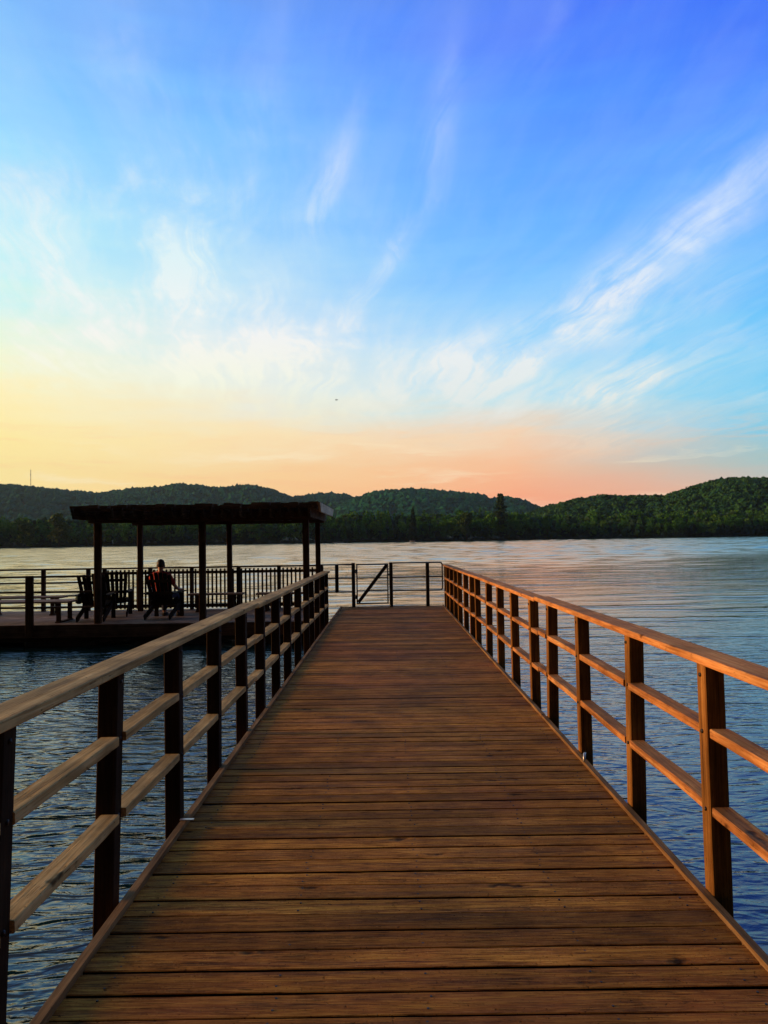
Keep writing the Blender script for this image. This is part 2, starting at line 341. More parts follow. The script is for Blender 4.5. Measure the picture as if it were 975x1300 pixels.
# ------------------------------------------------------------------ water
RIPF, RIPL, ROF, IORF = .2, .2, .05, 2.4
SLF, SLL, SLC = .062, .048, .008
def make_water():
    m, t, b = material('lake_water')
    geo = t.node('ShaderNodeNewGeometry'); P = geo.outputs['Position']; x, y, z = t.xyz(P)
    # wind patches: rippled / calm areas of the lake
    patch = t.noise(t.comb(t.m('MULTIPLY', x, .010), t.m('MULTIPLY', y, .035)), 1.0, 4, .55)
    far = t.mapr(t.m('ADD', y, t.m('MULTIPLY', t.m('SUBTRACT', patch, .5), 70)), 50, 115)
    wv = t.noise(P, .5, 2, .5, 0, 1)
    Q = t.vm('ADD', P, t.vm('MULTIPLY', wv, (1.2, .5, 0)))
    big = t.noise(t.vm('MULTIPLY', Q, (.16, 1.0, 1)), 1.15, 3, .5, .3)            # long crests
    mid = t.noise(t.vm('MULTIPLY', Q, (1.1, 3.0, 1)), 2.4, 2, .5, .35)
    fine = t.noise(t.vm('MULTIPLY', P, (.8, 1.6, 1)), 9.0, 3, .6, .5)
    left = t.mapr(x, 1.5, -1.5)                                                  # lee of the pier is choppier on the left
    near = t.mapr(y, 26, 9)
    amid = t.m('ADD', t.m('MULTIPLY', near, t.m('ADD', t.m('MULTIPLY', left, .034), .026)), .003)
    afin = t.m('ADD', t.m('MULTIPLY', near, t.m('ADD', t.m('MULTIPLY', left, .003), .0028)), t.m('ADD', t.m('MULTIPLY', far, .007), .0024))
    ab = t.m('ADD', t.m('MULTIPLY', t.m('MULTIPLY', t.mapr(y, 90, 30), t.mapr(y, 7, 20)), .024), .003)
    # separated dark crest lines in the calm water
    line = t.m('MULTIPLY', t.mapr(big, .50, .66), 1.0)
    h = t.m('ADD', t.m('ADD', t.m('MULTIPLY', line, ab), t.m('MULTIPLY', mid, amid)), t.m('MULTIPLY', fine, afin))
    bp = t.node('ShaderNodeBump'); t.put(bp.inputs['Height'], h); bp.inputs['Strength'].default_value = 1; bp.inputs['Distance'].default_value = 1.0
    # small wind ripples too fine to resolve far off: facets of random slope
    gust = t.noise(t.comb(t.m('MULTIPLY', x, .03), t.m('MULTIPLY', y, .16), 7.0), 1.0, 5, .6)
    lx = t.mapr(x, 2, -6)
    rip = t.noise(t.vm('MULTIPLY', P, (1.0, 1.7, 1)), 5.0, 3, .6, 0, 1)
    ra = t.m('ADD', t.m('MULTIPLY', far, RIPF), t.m('MULTIPLY', t.mapr(y, 8, 24), t.m('ADD', .04, t.m('MULTIPLY', lx, RIPL))))
    ra = t.m('MULTIPLY', ra, t.mapr(gust, .32, .62, .55, 1.25))
    cen = t.vm('SUBTRACT', rip, (.5, .5, .5)); sx, sy, sz = t.xyz(cen)
    nn = t.vm('NORMALIZE', t.vm('ADD', bp.outputs[0], t.comb(t.m('MULTIPLY', sx, ra), t.m('MULTIPLY', sy, ra), 0.0)))
    t.put(b.inputs['Normal'], nn)
    b.inputs['Base Color'].default_value = (.003, .024, .028, 1)
    ro = t.m('ADD', t.m('MULTIPLY', far, ROF), t.m('ADD', .05, t.m('MULTIPLY', t.mapr(y, 8, 30), t.m('MULTIPLY', lx, .03))))
    t.put(b.inputs['Roughness'], ro)
    t.put(b.inputs['IOR'], t.mapr(y, 3, 22, 1.6, IORF)); b.inputs['Specular IOR Level'].default_value = .5
    S_ = 9000
    # one sheet; where the lake is seen at a grazing angle its small waves are modelled
    nr = 900; Y = 11.0 * (640 / 11.0) ** (np.arange(nr) / (nr - 1)); U = np.linspace(-.74, .74, 371); nc = len(U)
    gy = np.repeat(Y[:, None], nc, 1); gx = gy * U[None, :]; g_ = np.random.default_rng(3); dyl = gy * math.log(640 / 11.0) / (nr - 1)
    sst = lambda v, a, b: (lambda q: q * q * (3 - 2 * q))(np.clip((v - a) / (b - a), 0, 1))
    slow = .5 + .25 * (np.sin(gx / 23 + gy / 31 + 1) + np.sin(gy / 17 - gx / 47 + 2.2))
    farw = sst(gy + 14 * np.sin(gx / 21 + 1.3) + 7 * np.sin(gx / 9), 58, 100); lf = sst(-gx, -4, 7)
    lff = sst(-gx / gy, -.18, .22)
    slope = (SLF * (1 - lff) + .042 * lff) * farw + (1 - farw) * (SLL * lf + SLC * (1 - lf)); slope *= .75 + .5 * slow
    slope *= sst(gy, 11.5, 19) * (1 - sst(gy, 560, 635)) * (1 - sst(np.abs(gx / gy), .70, .735))
    Z = np.zeros_like(gy); wsum = np.zeros_like(gy)
    for lam in np.geomspace(.45, 9, 32):
        th = g_.normal(0, .42); kx, ky = 2 * math.pi / lam * math.sin(th), 2 * math.pi / lam * math.cos(th)
        w_ = np.maximum(sst(lam / dyl, 4.0, 7.0), (lam > 6.5) * .8) * (1 - sst(lam / dyl, 14, 40)) * (1.0 if lam < 8 else .6)
        Z += w_ / math.hypot(kx, ky) * np.sin(kx * gx + ky * gy + g_.uniform(0, 6.283) + .8 * np.sin(gx / (lam * 5) + g_.uniform(0, 6))); wsum += w_ ** 2 / 2
    Z = Z / np.sqrt(np.maximum(wsum, .05)) * slope
    Vg = np.stack([gx, gy, Z], -1).reshape(-1, 3)
    ii, jj = np.meshgrid(np.arange(nr - 1), np.arange(nc - 1), indexing='ij'); q = (ii * nc + jj).ravel()
    Fg = [np.stack([q, q + 1, q + nc + 1, q + nc], 1)]; Vx = [Vg]; nv = len(Vg)
    for sgn, c0 in ((-1, 0), (1, nc - 1)):      # plain water left and right of the waves
        out = np.stack([np.full(nr, sgn * S_), Y, np.zeros(nr)], 1); Vx.append(out); a = np.arange(nr - 1); e = a * nc + c0
        Fg.append(np.stack([nv + a, e, e + nc, nv + a + 1], 1) if sgn < 0 else np.stack([e, nv + a, nv + a + 1, e + nc], 1)); nv += nr
    Vx.append(np.array([(-S_, -S_, 0), (S_, -S_, 0), (S_, Y[0], 0), (-S_, Y[0], 0), (-S_, Y[-1], 0), (S_, Y[-1], 0), (S_, S_, 0), (-S_, S_, 0)], float))
    Fg.append(np.array([(nv, nv + 1, nv + 2, nv + 3), (nv + 4, nv + 5, nv + 6, nv + 7)]))
    tag(np_mesh('lake_water', np.concatenate(Vx), np.concatenate(Fg), m, smooth=True), kind='structure')
    g = MB(); g.add([(-S_, -S_, -6), (S_, -S_, -6), (S_, S_, -6), (-S_, S_, -6)], [(0, 1, 2, 3)], 0)
    tag(g.build('lake_bed', M['hill'], fix=False), kind='structure')
make_water()

# ------------------------------------------------------------------ pier (boardwalk)
XL, XR = -1.21, 1.413          # outer edges of the kerb boards
PIER_END = 19.62
def make_pier():
    t = empty('boardwalk', (0, 0, 0), 'long straight reddish brown plank boardwalk running out over the lake to a gate', 'pier')
    mb = MB(); y = -3.4; pitch = .1445
    bx0, bx1 = XL + .035, XR - .035
    while y < PIER_END - .02:
        w = pitch - random.uniform(.010, .016); d = random.uniform(-.0025, .0025)
        j0, j1 = random.uniform(-.004, .004), random.uniform(-.004, .004); n = 14
        xs = [bx0 + (bx1 - bx0) * i / n for i in range(n + 1)]
        ph = random.uniform(0, 6); am = random.uniform(.0005, .0022)
        prof = [(0, -.036), (0, -.003), (.003, 0), (w * .5, random.uniform(-.0016, .0016)), (w - .003, 0), (w, -.003), (w, -.036)]
        vs = []
        for i, xx in enumerate(xs):
            jj = j0 + (j1 - j0) * i / n
            for (py, pz) in prof:
                yy = y + py + jj + (am * math.sin(xx * 3.1 + ph) + random.uniform(-.0006, .0006))
                vs.append((xx + (random.uniform(-.001, .001) if 0 < i < n else 0), yy, dz(yy) + pz + d + am * .5 * math.sin(xx * 2 + ph * 2)))
        k = len(prof); fs = []; es = []
        for i in range(n):
            for q in range(1, k - 2): fs.append((i * k + q, i * k + q + 1, (i + 1) * k + q + 1, (i + 1) * k + q))
            for q in (0, k - 2): es.append((i * k + q, i * k + q + 1, (i + 1) * k + q + 1, (i + 1) * k + q))
            es.append((i * k + k - 1, i * k, (i + 1) * k, (i + 1) * k + k - 1))
        es.append(tuple(range(k - 1, -1, -1))); es.append(tuple(n * k + q for q in range(k)))
        r = random.random() ** 1.4; n0 = len(mb.v); mb.add(vs, fs, r)
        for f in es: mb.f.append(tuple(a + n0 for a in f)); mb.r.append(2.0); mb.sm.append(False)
        y += pitch
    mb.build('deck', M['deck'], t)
    # screw heads over the joists
    sc = MB(); y = 1.8
    while y < 12:
        for jx in (-1.05, -.42, .12, .74, 1.28):
            for o in (.035, .105):
                if random.random() < .9:
                    cx = jx + random.uniform(-.012, .012); cy = y - .055 + o + random.uniform(-.006, .006)
                    cy = -3.4 + pitch * round((cy + 3.4) / pitch - .5) + o
                    z0 = dz(cy) + .0012; r = .0048
                    sc.add([(cx + r * math.cos(a * math.pi / 3), cy + r * math.sin(a * math.pi / 3), z0) for a in range(6)] + [(cx + r * math.cos(a * math.pi / 3), cy + r * math.sin(a * math.pi / 3), z0 - .006) for a in range(6)],
                           [(0, 1, 2, 3, 4, 5)] + [(a, a + 6, (a + 1) % 6 + 6, (a + 1) % 6) for a in range(6)], 0)
        y += pitch
    tag(sc.build('screw_head', M['metal'], t), kind='stuff')
    joints = [-3.4, 1.65, 7.05, 12.45, PIER_END]
    for (a, b_) in ((XL, XL + .035), (XR - .035, XR)):
        for s, e in zip(joints[:-1], joints[1:]):
            cb = MB(); n = 18; j = random.uniform(-.003, .003); ez = random.uniform(.022, .03)
            for i in range(n):
                y0 = s + .006 + (e - s - .012) * i / n; y1 = s + .006 + (e - s - .012) * (i + 1) / n
                cb.hexa([(a + j, y0, dz(y0) - .16), (b_ + j, y0, dz(y0) - .16), (b_ + j, y1, dz(y1) - .16), (a + j, y1, dz(y1) - .16),
                         (a + j, y0, dz(y0) + ez), (b_ + j, y0, dz(y0) + ez), (b_ + j, y1, dz(y1) + ez), (a + j, y1, dz(y1) + ez)], .3 + .0 * i)
            cb.build('edge_board', M['curb'], t)
    for x0 in (-1.12, -.44, .10, .72, 1.26):
        jb = MB(); jb.hexa([(x0, -3.3, dz(-3.3) - .22), (x0 + .05, -3.3, dz(-3.3) - .22), (x0 + .05, PIER_END - .05, dz(PIER_END) - .22), (x0, PIER_END - .05, dz(PIER_END) - .22),
                            (x0, -3.3, dz(-3.3) - .045), (x0 + .05, -3.3, dz(-3.3) - .045), (x0 + .05, PIER_END - .05, dz(PIER_END) - .045), (x0, PIER_END - .05, dz(PIER_END) - .045)])
        jb.build('joist', M['under'], t)
    for yc in (1.2, 5.4, 8.8, 14.2, 18.6):
        f = MB(); f.box(XL + .08, XR - .08, yc - .7, yc + .7, -.28, dz(yc) - .235, ch=.05); f.build('float', M['float'], t)
    eb = MB(); eb.box(XL, XR, PIER_END + .012, PIER_END + .05, dz(PIER_END) - .2, dz(PIER_END) + .004); eb.build('end_board', M['curb'], t)
    # bright fixing straps
    s1 = MB(); s1.box(XL - .004, XL + .075, 4.46, 4.485, dz(4.46) + .031, dz(4.46) + .036); s1.build('metal_strap', M['galv'], t)
    s2 = MB(); s2.tube([(XR - .01, 5.62, dz(5.6) + .02), (XR - .012, 5.6, dz(5.6) + .07), (XR - .03, 5.55, dz(5.6) + .075), (XR - .04, 5.52, dz(5.6) + .03)], .009, 8); s2.build('metal_hook', M['galv'], t)
make_pier()

def make_rail(side, sections, label, HH):
    L = side < 0
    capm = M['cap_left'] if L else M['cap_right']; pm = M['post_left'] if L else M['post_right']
    xi = XL - .006 if L else XR + .006; sg = -1 if L else 1
    t = empty('railing', (xi, 0, 0), label, 'railing', 'wooden railings along the boardwalk')
    def X(a): return sg * a
    def seg(name, y0, y1, xa, xb, h0, h1, mat, dd):
        mb = MB(); n = 22; r = random.random(); xa, xb = sorted((X(xa), X(xb))); bow = random.uniform(-.003, .003); ch = .004
        vs = []; fs = []
        for i in range(n + 1):
            y = y0 + (y1 - y0) * i / n; zb = dz(y) + dd + bow * math.sin(math.pi * i / n); bx = bow * math.sin(math.pi * i / n * 2)
            for (px, pz) in ((xa + ch, h0), (xb - ch, h0), (xb, h0 + ch), (xb, h1 - ch), (xb - ch, h1), (xa + ch, h1), (xa, h1 - ch), (xa, h0 + ch)):
                vs.append((px + bx + random.uniform(-.0006, .0006), y, zb + pz + random.uniform(-.0006, .0006)))
        for i in range(n):
            for q in range(8): fs.append((i * 8 + q, i * 8 + (q + 1) % 8, (i + 1) * 8 + (q + 1) % 8, (i + 1) * 8 + q))
        fs.append(tuple(range(8))); fs.append(tuple(n * 8 + q for q in range(7, -1, -1)))
        mb.add(vs, fs, r); return mb.build(name, mat, t)
    for (y0, y1, posts, dd) in sections:
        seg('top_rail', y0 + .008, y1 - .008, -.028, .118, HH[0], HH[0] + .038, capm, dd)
        for hh in HH[1:]:
            a = [y0 + .01] + [p for p in posts] + [y1 - .01]
            for p, q in zip(a[:-1], a[1:]):
                pa = p + (.046 if p in posts else 0); qa = q - (.046 if q in posts else 0)
                if qa - pa > .03: seg('middle_rail', pa, qa, .002, .088, hh - .021 + .0, hh + .021, capm, dd + random.uniform(-.003, .003))
        for p in posts:
            mb = MB(); lx, ly = random.uniform(-.012, .012), random.uniform(-.014, .014); foot = .045 if (L and p < 4) else 0.0; hw = .0445
            jx = random.uniform(-.003, .003); x0, x1 = sorted((X(0), X(.089))); x0 += jx; x1 += jx
            zb, zt = dz(p) - .42, dz(p) + HH[0] - .002 + dd; c = .005; vs = []; lev = [zb + (zt - zb) * i / 8 for i in range(9)]
            for zz in lev:
                f = (zz - zb) / (zt - zb)
                for (ax, ay) in ((x0 + c, p - hw), (x1 - c, p - hw), (x1, p - hw + c), (x1, p + hw - c), (x1 - c, p + hw), (x0 + c, p + hw), (x0, p + hw - c), (x0, p - hw + c)):
                    vs.append((ax + lx * f + sg * foot * (1 - f) + random.uniform(-.0006, .0006), ay + ly * f + random.uniform(-.0006, .0006), zz))
            fs = []
            for i in range(8):
                for q in range(8): fs.append((i * 8 + q, i * 8 + (q + 1) % 8, (i + 1) * 8 + (q + 1) % 8, (i + 1) * 8 + q))
            fs.append(tuple(range(7, -1, -1))); fs.append(tuple(64 + q for q in range(8)))
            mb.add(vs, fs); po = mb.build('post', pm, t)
            if 0 < p < 12:
                for hh in HH[1:] + (HH[0] - .05,):
                    f = (dz(p) + hh - zb) / (zt - zb); bx = (x1 if L else x0) + lx * f + sg * foot * (1 - f); bb = MB()
                    bb.tube([(bx + sg * .004, p + ly * f + random.uniform(-.01, .01), dz(p) + hh + dd), (bx - sg * .005, p + ly * f, dz(p) + hh + dd)], .0095, 8)
                    bb.build('bolt', M['metal'], po)
    for ch in t.children: ch.matrix_parent_inverse = Matrix.Identity(4)
    return t

def scl(L): return [round(a * 1.045, 3) for a in L]
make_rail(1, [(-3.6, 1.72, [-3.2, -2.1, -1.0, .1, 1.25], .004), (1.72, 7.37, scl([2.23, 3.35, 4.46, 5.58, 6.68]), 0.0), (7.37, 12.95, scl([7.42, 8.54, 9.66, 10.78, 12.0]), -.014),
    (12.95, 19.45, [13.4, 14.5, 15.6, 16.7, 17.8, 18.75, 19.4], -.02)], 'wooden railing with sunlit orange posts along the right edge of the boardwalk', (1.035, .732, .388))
make_rail(-1, [(-3.6, 1.55, [-3.2, -2.1, -1.0, .1, 1.15], .004), (1.55, 7.1, [2.47, 3.53, 4.53, 5.55, 6.62], 0.0), (7.1, 12.3, [7.56, 8.6, 9.6, 10.68, 11.92], -.014),
    (12.3, 15.84, [12.7, 13.7, 14.7, 15.75], -.02)], 'wooden railing with tan top board and dark posts along the left edge of the boardwalk', (1.036, .730, .386))

# ------------------------------------------------------------------ end fence and gate
FZ = 19.55; D = dz(19.5)
def end_fence():
    def post(px, z0, z1, par, w=.088):
        mb = MB(); mb.box(px - w / 2, px + w / 2, FZ - w / 2, FZ + w / 2, z0, z1, ch=.006); return mb.build('post', M['metal'], par)
    a = empty('fence_panel', (-.87, FZ, D), 'short dark fence panel hung over the water left of the gate', 'fence', 'fence panels at the end of the boardwalk')
    b = empty('fence_panel', (.08, FZ, D), 'dark pipe fence panel with rounded end right of the gate', 'fence', 'fence panels at the end of the boardwalk')
    g = empty('gate', (-.8, FZ, D), 'dark metal gate with a diagonal brace closing the boardwalk end', 'gate')
    post(-.87, D - .1, D + 1.12, a); post(-1.29, D + .37, D + 1.08, a)
    for h in (1.08, .735, .39):
        mb = MB(); mb.tube([(-1.72, FZ, D + h), (-.915, FZ, D + h)], .018, 10); mb.build('rail', M['metal'], a)
    mb = MB(); mb.tube([(-1.72, FZ, D + .38), (-1.72, FZ, D + 1.09)], .018, 10); mb.build('end_rail', M['metal'], a)
    post(.085, D - .1, D + 1.12, b); post(1.01, D - .1, D + 1.10, b)
    loop = [(.13, FZ, D + 1.10), (1.33, FZ, D + 1.10), (1.37, FZ, D + 1.09), (1.39, FZ, D + 1.05), (1.39, FZ, D + .45), (1.37, FZ, D + .41), (1.33, FZ, D + .40), (.13, FZ, D + .40)]
    mb = MB(); mb.tube([(p[0], FZ + .065, p[2]) for p in loop], .018, 10); mb.build('rail', M['metal'], b)
    mb = MB(); mb.tube([(.13, FZ + .065, D + .74), (1.39, FZ + .065, D + .74)], .016, 10); mb.build('middle_rail', M['metal'], b)
    # gate
    mb = MB(); x0, x1, z0, z1 = -.78, .0, D + .09, D + 1.075
    mb.tube([(x0, FZ, z0), (x0, FZ, z1)], .017); mb.tube([(x1, FZ, z0), (x1, FZ, z1)], .017)
    mb.tube([(x0 - .017, FZ, z1), (x1 + .017, FZ, z1)], .0172); mb.tube([(x0 - .017, FZ, z0), (x1 + .017, FZ, z0)], .0172)
    mb.build('gate_frame', M['metal'], g)
    for h in (.735, .41):
        mb = MB(); mb.tube([(x0 + .01, FZ, D + h), (x1 - .01, FZ, D + h)], .014); mb.build('gate_rail', M['metal'], g)
    mb = MB(); mb.bar((x0 + .03, FZ - .03, z0 + .03), (x1 - .02, FZ - .03, z1 - .02), .035, .085); mb.build('brace', M['metal'], g)
    for h in (.25, .9):
        mb = MB(); mb.tube([(x0 - .03, FZ, D + h - .05), (x0 - .03, FZ, D + h + .05)], .014); mb.build('hinge', M['metal'], g)
    mb = MB(); mb.box(x1 - .01, x1 + .05, FZ - .03, FZ - .018, D + .80, D + .84); mb.build('latch', M['metal'], g)
    for t in (a, b, g):
        loc = Vector(t.location)
        for ch in t.children: ch.location = -loc
end_fence()

def fixloc(t):
    """children were modelled in world space: shift them under their thing's origin"""
    loc = Vector(t.location)
    for ch in t.children: ch.location = -loc

# ------------------------------------------------------------------ floating platform with shelter
PD = EYE - 1.73           # platform deck level
PF, PB = 16.55, 20.0      # front and back edge
PX1 = -1.62; PX0 = -13.0
def platform():
    t = empty('floating_platform', (-5, PF, 0), 'low wooden floating platform under the shelter on the left', 'platform')
    mb = MB(); y = PF
    while y < PB - .05:
        mb.box(PX0, PX1, y, y + .137, PD - .036, PD + random.uniform(-.001, .001)); y += .1445
    mb.build('deck', M['grey_wood'], t)
    mb = MB(); mb.box(PX0, PX1 + .0, PF - .05, PF - .008, PD - .275, PD - .004); mb.build('front_board', M['shelter_x'], t)
    mb = MB(); mb.box(PX1 + .004, PX1 + .045, PF - .05, PB, PD - .275, PD - .004); mb.build('side_board', M['shelter_x'], t)
    mb = MB(); mb.box(PX0, PX1, PB + .01, PB + .05, PD - .275, PD - .004); mb.build('back_board', M['shelter_x'], t)
    mb = MB(); mb.box(PX0, PX1 - .05, PF - .012, PF + .03, PD - .36, PD - .285); mb.build('lower_beam', M['under'], t)
    for x in (-12, -9.5, -7.0, -4.6, -2.4):
        f = MB(); f.box(x - .9, x + .7, PF + .12, PB - .1, -.3, PD - .06, ch=.06); f.build('float', M['float'], t)
    fixloc(t)
    # shelter
    s = empty('shelter', (-4, PF, PD), 'open timber shelter with a flat slatted roof on six posts over the platform', 'shelter')
    ys = (16.68, 19.55); xs = (-6.28, -4.01, -1.76)
    for yy in ys:
        for xx in xs:
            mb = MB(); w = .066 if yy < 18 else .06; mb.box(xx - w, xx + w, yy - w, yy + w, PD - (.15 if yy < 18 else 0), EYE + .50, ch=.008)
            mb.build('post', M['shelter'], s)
    for yy in ys:
        for k in (-1, 1):
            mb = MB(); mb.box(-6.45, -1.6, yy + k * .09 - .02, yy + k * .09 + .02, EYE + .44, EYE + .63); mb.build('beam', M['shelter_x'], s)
    rf = MB(); x = -6.58; y0, y1 = 16.08, 20.1
    xx = -6.56
    while xx < -1.45:
        j0 = random.uniform(-.20, .06); j1 = random.uniform(-.05, .07); d_ = random.uniform(-.01, .01)
        rf.hexa([(xx, y0 + j0 + .12, EYE + .50 + d_), (xx + .05, y0 + j0 + .12, EYE + .50 + d_), (xx + .05, y1 + j1 - .1, EYE + .50 + d_), (xx, y1 + j1 - .1, EYE + .50 + d_),
                 (xx, y0 + j0, EYE + .73 + d_), (xx + .05, y0 + j0, EYE + .73 + d_), (xx + .05, y1 + j1, EYE + .73 + d_), (xx, y1 + j1, EYE + .73 + d_)])
        xx += .205
    rf.build('rafter', M['shelter_y'], s)
    sl = MB(); yy = y0 - .02; i = 0
    while yy < y1:
        a = -6.66 + random.uniform(-.09, .05); b = -1.44
        n = 26 if i < 3 else 12; h = random.uniform(.02, .06)
        for q in range(n):
            xa = a + (b - a) * q / n; xb = a + (b - a) * (q + 1) / n; u = random.uniform(-.022, .03)
            if i < 3: u = random.uniform(-.05, .045) if random.random() < .7 else -h + .004
            sl.hexa([(xa, yy, EYE + .735), (xb - .004, yy, EYE + .735), (xb - .004, yy + .09, EYE + .735), (xa, yy + .09, EYE + .735),
                     (xa, yy, EYE + .735 + h + u), (xb - .004, yy, EYE + .735 + h + u), (xb - .004, yy + .09, EYE + .735 + h + u), (xa, yy + .09, EYE + .735 + h + u)])
        yy += .125; i += 1
    sl.build('roof_slat', M['shelter_x'], s)
    for k in range(3):      # ragged weathered front boards, one lapping the next
        fb = MB(); n = 26; xs0 = (-6.52, -4.9, -3.1)[k]; xs1 = (-4.86, -3.06, -1.44)[k]; yo = random.uniform(-.02, .02); tl = random.uniform(-.02, .02)
        for q in range(n):
            xa = xs0 + (xs1 - xs0) * q / n; xb = xs0 + (xs1 - xs0) * (q + 1) / n; u = random.uniform(-.016, .014) + tl * q / n; v = random.uniform(-.03, .03) + tl * q / n
            fb.hexa([(xa, 16.0 + yo, EYE + .675 + v * .6), (xb, 16.0 + yo, EYE + .675 + v * .6), (xb, 16.03 + yo, EYE + .675 + v * .6), (xa, 16.03 + yo, EYE + .675 + v * .6), (xa, 15.99 + yo, EYE + .725 + u), (xb, 15.99 + yo, EYE + .725 + u), (xb, 16.02 + yo, EYE + .725 + u), (xa, 16.02 + yo, EYE + .725 + u)], random.random())
        fb.build('front_fascia', M['shelter_x'], s)
    eb = MB(); eb.hexa([(-1.43, 16.25, EYE + .60), (-1.385, 16.25, EYE + .60), (-1.385, 19.7, EYE + .60), (-1.43, 19.7, EYE + .60), (-1.43, 16.0, EYE + .79), (-1.385, 16.0, EYE + .79), (-1.385, 20.1, EYE + .79), (-1.43, 20.1, EYE + .79)])
    eb.build('end_fascia', M['roof_edge'], s)
    fixloc(s)
    # back railing: balusters under the shelter, plain rails further left
    r = empty('platform_railing', (-4, 19.75, PD), 'back railing of the platform with close upright balusters behind the seated person', 'railing', 'railings around the platform')
    yb = 19.78
    mb = MB(); mb.box(-7.35, -1.66, yb - .07, yb + .07, PD + 1.06, PD + 1.10); mb.build('top_rail', M['shelter_x'], r)
    mb = MB(); mb.box(-7.35, -1.66, yb - .02, yb + .02, PD + .92, PD + .99); mb.build('upper_rail', M['shelter_x'], r)
    mb = MB(); mb.box(-7.35, -1.66, yb - .02, yb + .02, PD + .06, PD + .15); mb.build('lower_rail', M['shelter_x'], r)
    x = -7.3
    while x < -1.7:
        mb = MB(); mb.box(x, x + .042, yb - .055, yb - .022, PD + .04, PD + 1.04); mb.build('baluster', M['shelter'], r); x += .107
    for x in (-7.3, -6.12, -5.05, -3.84, -2.8, -1.7):
        mb = MB(); mb.box(x - .045, x + .045, yb + .023, yb + .11, PD, PD + 1.055); mb.build('post', M['shelter'], r)
    fixloc(r)
    r = empty('platform_railing', (-9, yb, PD), 'back railing of plain horizontal rails at the left edge of the photo, behind the benches', 'railing', 'railings around the platform')
    for h, w in ((1.08, .14), (.735, .04), (.395, .04)):
        mb = MB(); mb.box(PX0, -7.37, yb - w / 2, yb + w / 2, PD + h - .02, PD + h + .02); mb.build('rail', M['shelter_x'], r)
    for x in (-7.72, -8.88, -10.2, -11.5, -12.8):
        mb = MB(); mb.box(x - .045, x + .045, yb - .045 + .07, yb + .045 + .07, PD, PD + 1.055); mb.build('post', M['shelter'], r)
    fixloc(r)
    r = empty('platform_railing', (-9, PF, PD), 'front railing of plain horizontal rails with one thick post before the benches', 'railing', 'railings around the platform')
    for h in (1.03, .70, .37):
        mb = MB(); mb.box(PX0, -6.36, PF + .0, PF + .04, PD + h - .021, PD + h + .021); mb.build('rail', M['shelter_x'], r)
    for x in (-7.66, -9.0, -10.4, -11.8):
        mb = MB(); mb.box(x - .075, x + .075, PF - .145, PF - .005 - .048, PD - .26, PD + 1.06, ch=.006); mb.build('post', M['shelter'], r)
        for h in (1.03, .70, .37):
            pass
    # rails are fixed to the back face of the posts through blocks
    for x in (-7.66, -9.0, -10.4, -11.8):
        mb = MB(); mb.box(x - .04, x + .04, PF - .052, PF - .001, PD + .3, PD + 1.0); mb.build('spacer', M['shelter'], r)
    fixloc(r)
platform()

def bench(x0, x1, y, label, h=.45, d=.38, planks=3, legs=None):
    t = empty('bench', ((x0 + x1) / 2, y, PD), label, 'bench', 'benches on the platform')
    L = (x1 - x0) / 2; w = d / planks
    for i in range(planks):
        mb = MB(); a = -d / 2 + i * w; mb.box(-L, L, a, a + w - .012, h - .04, h, ch=.004); mb.build('seat_plank', M['grey_wood'], t)
    for lx in (legs or (-L + .25, L - .25)):
        for sy in (-1, 1):
            mb = MB(); mb.box(lx - .04, lx + .04, sy * (d / 2 - .07) - .035, sy * (d / 2 - .07) + .035, 0.03, h - .041); mb.build('leg', M['shelter'], t)
        mb = MB(); mb.box(lx - .045, lx + .045, -d / 2 - .02, d / 2 + .02, 0, .03); mb.build('foot', M['shelter'], t)
    return t
bench(-9.4, -7.02, 17.3, 'long broad low wooden bench at the left edge, nearer to the front railing', h=.47, d=.74, planks=5)
bench(-9.9, -7.95, 18.95, 'wooden bench behind the long low bench, near the back railing', d=.4)
bench(-4.95, -3.6, 19.2, 'wooden bench right of the seated person, before the balusters', d=.4)
bench(-3.25, -1.95, 19.1, 'wooden bench half hidden by the boardwalk railing, at the right end of the shelter', d=.4)

# ------------------------------------------------------------------ camp chairs, stool, person
def armchair(loc, rz, label):
    # slatted wooden garden armchair with a reclined fan back; faces local +Y, seat near z .38
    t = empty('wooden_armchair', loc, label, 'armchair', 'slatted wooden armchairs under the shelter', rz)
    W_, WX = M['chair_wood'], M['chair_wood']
    n = 6
    for i in range(n):          # back slats
        u = -1 + 2 * i / (n - 1); x = u * .235; top = 1.06 - .07 * u * u; a = Vector((x * .86, .03, .30)); b = Vector((x * 1.12, -.26, top))
        mb = MB(); mb.bar(a, b, .078, .02, up=(0, 1, .3)); mb.build('back_slat', W_, t)
    for zz, hw, yy in ((.86, .27, -.225), (.58, .30, -.12), (.34, .25, .0)):
        mb = MB(); mb.box(-hw, hw, yy - .025, yy, zz - .035, zz + .035); mb.build('back_rail', WX, t)
    for i in range(5):          # seat slats
        y = .06 + i * .094; mb = MB(); mb.box(-.27, .27, y, y + .082, .385 - .012 * (4 - i), .405 - .012 * (4 - i)); mb.build('seat_slat', WX, t)
    for sx in (-1, 1):
        x = sx * .285
        mb = MB(); mb.bar((x, .54, .36), (x, -.34, .05), .03, .12); mb.build('rear_leg', W_, t)
        mb = MB(); mb.box(x + sx * .018 - .045, x + sx * .018 + .045, .47, .51, 0, .56); mb.build('front_leg', W_, t)
        mb = MB(); x0, x1 = sorted((sx * .25, sx * .39)); mb.hexa([(x0 + .01, -.22, .565), (x1 - .03, -.22, .565), (x1, .58, .585), (x0, .58, .585), (x0 + .01, -.22, .587), (x1 - .03, -.22, .587), (x1, .58, .607), (x0, .58, .607)]); mb.build('armrest', W_, t)
    mb = MB(); mb.box(-.27, .27, .515, .535, .28, .37); mb.build('front_apron', WX, t)
    return t
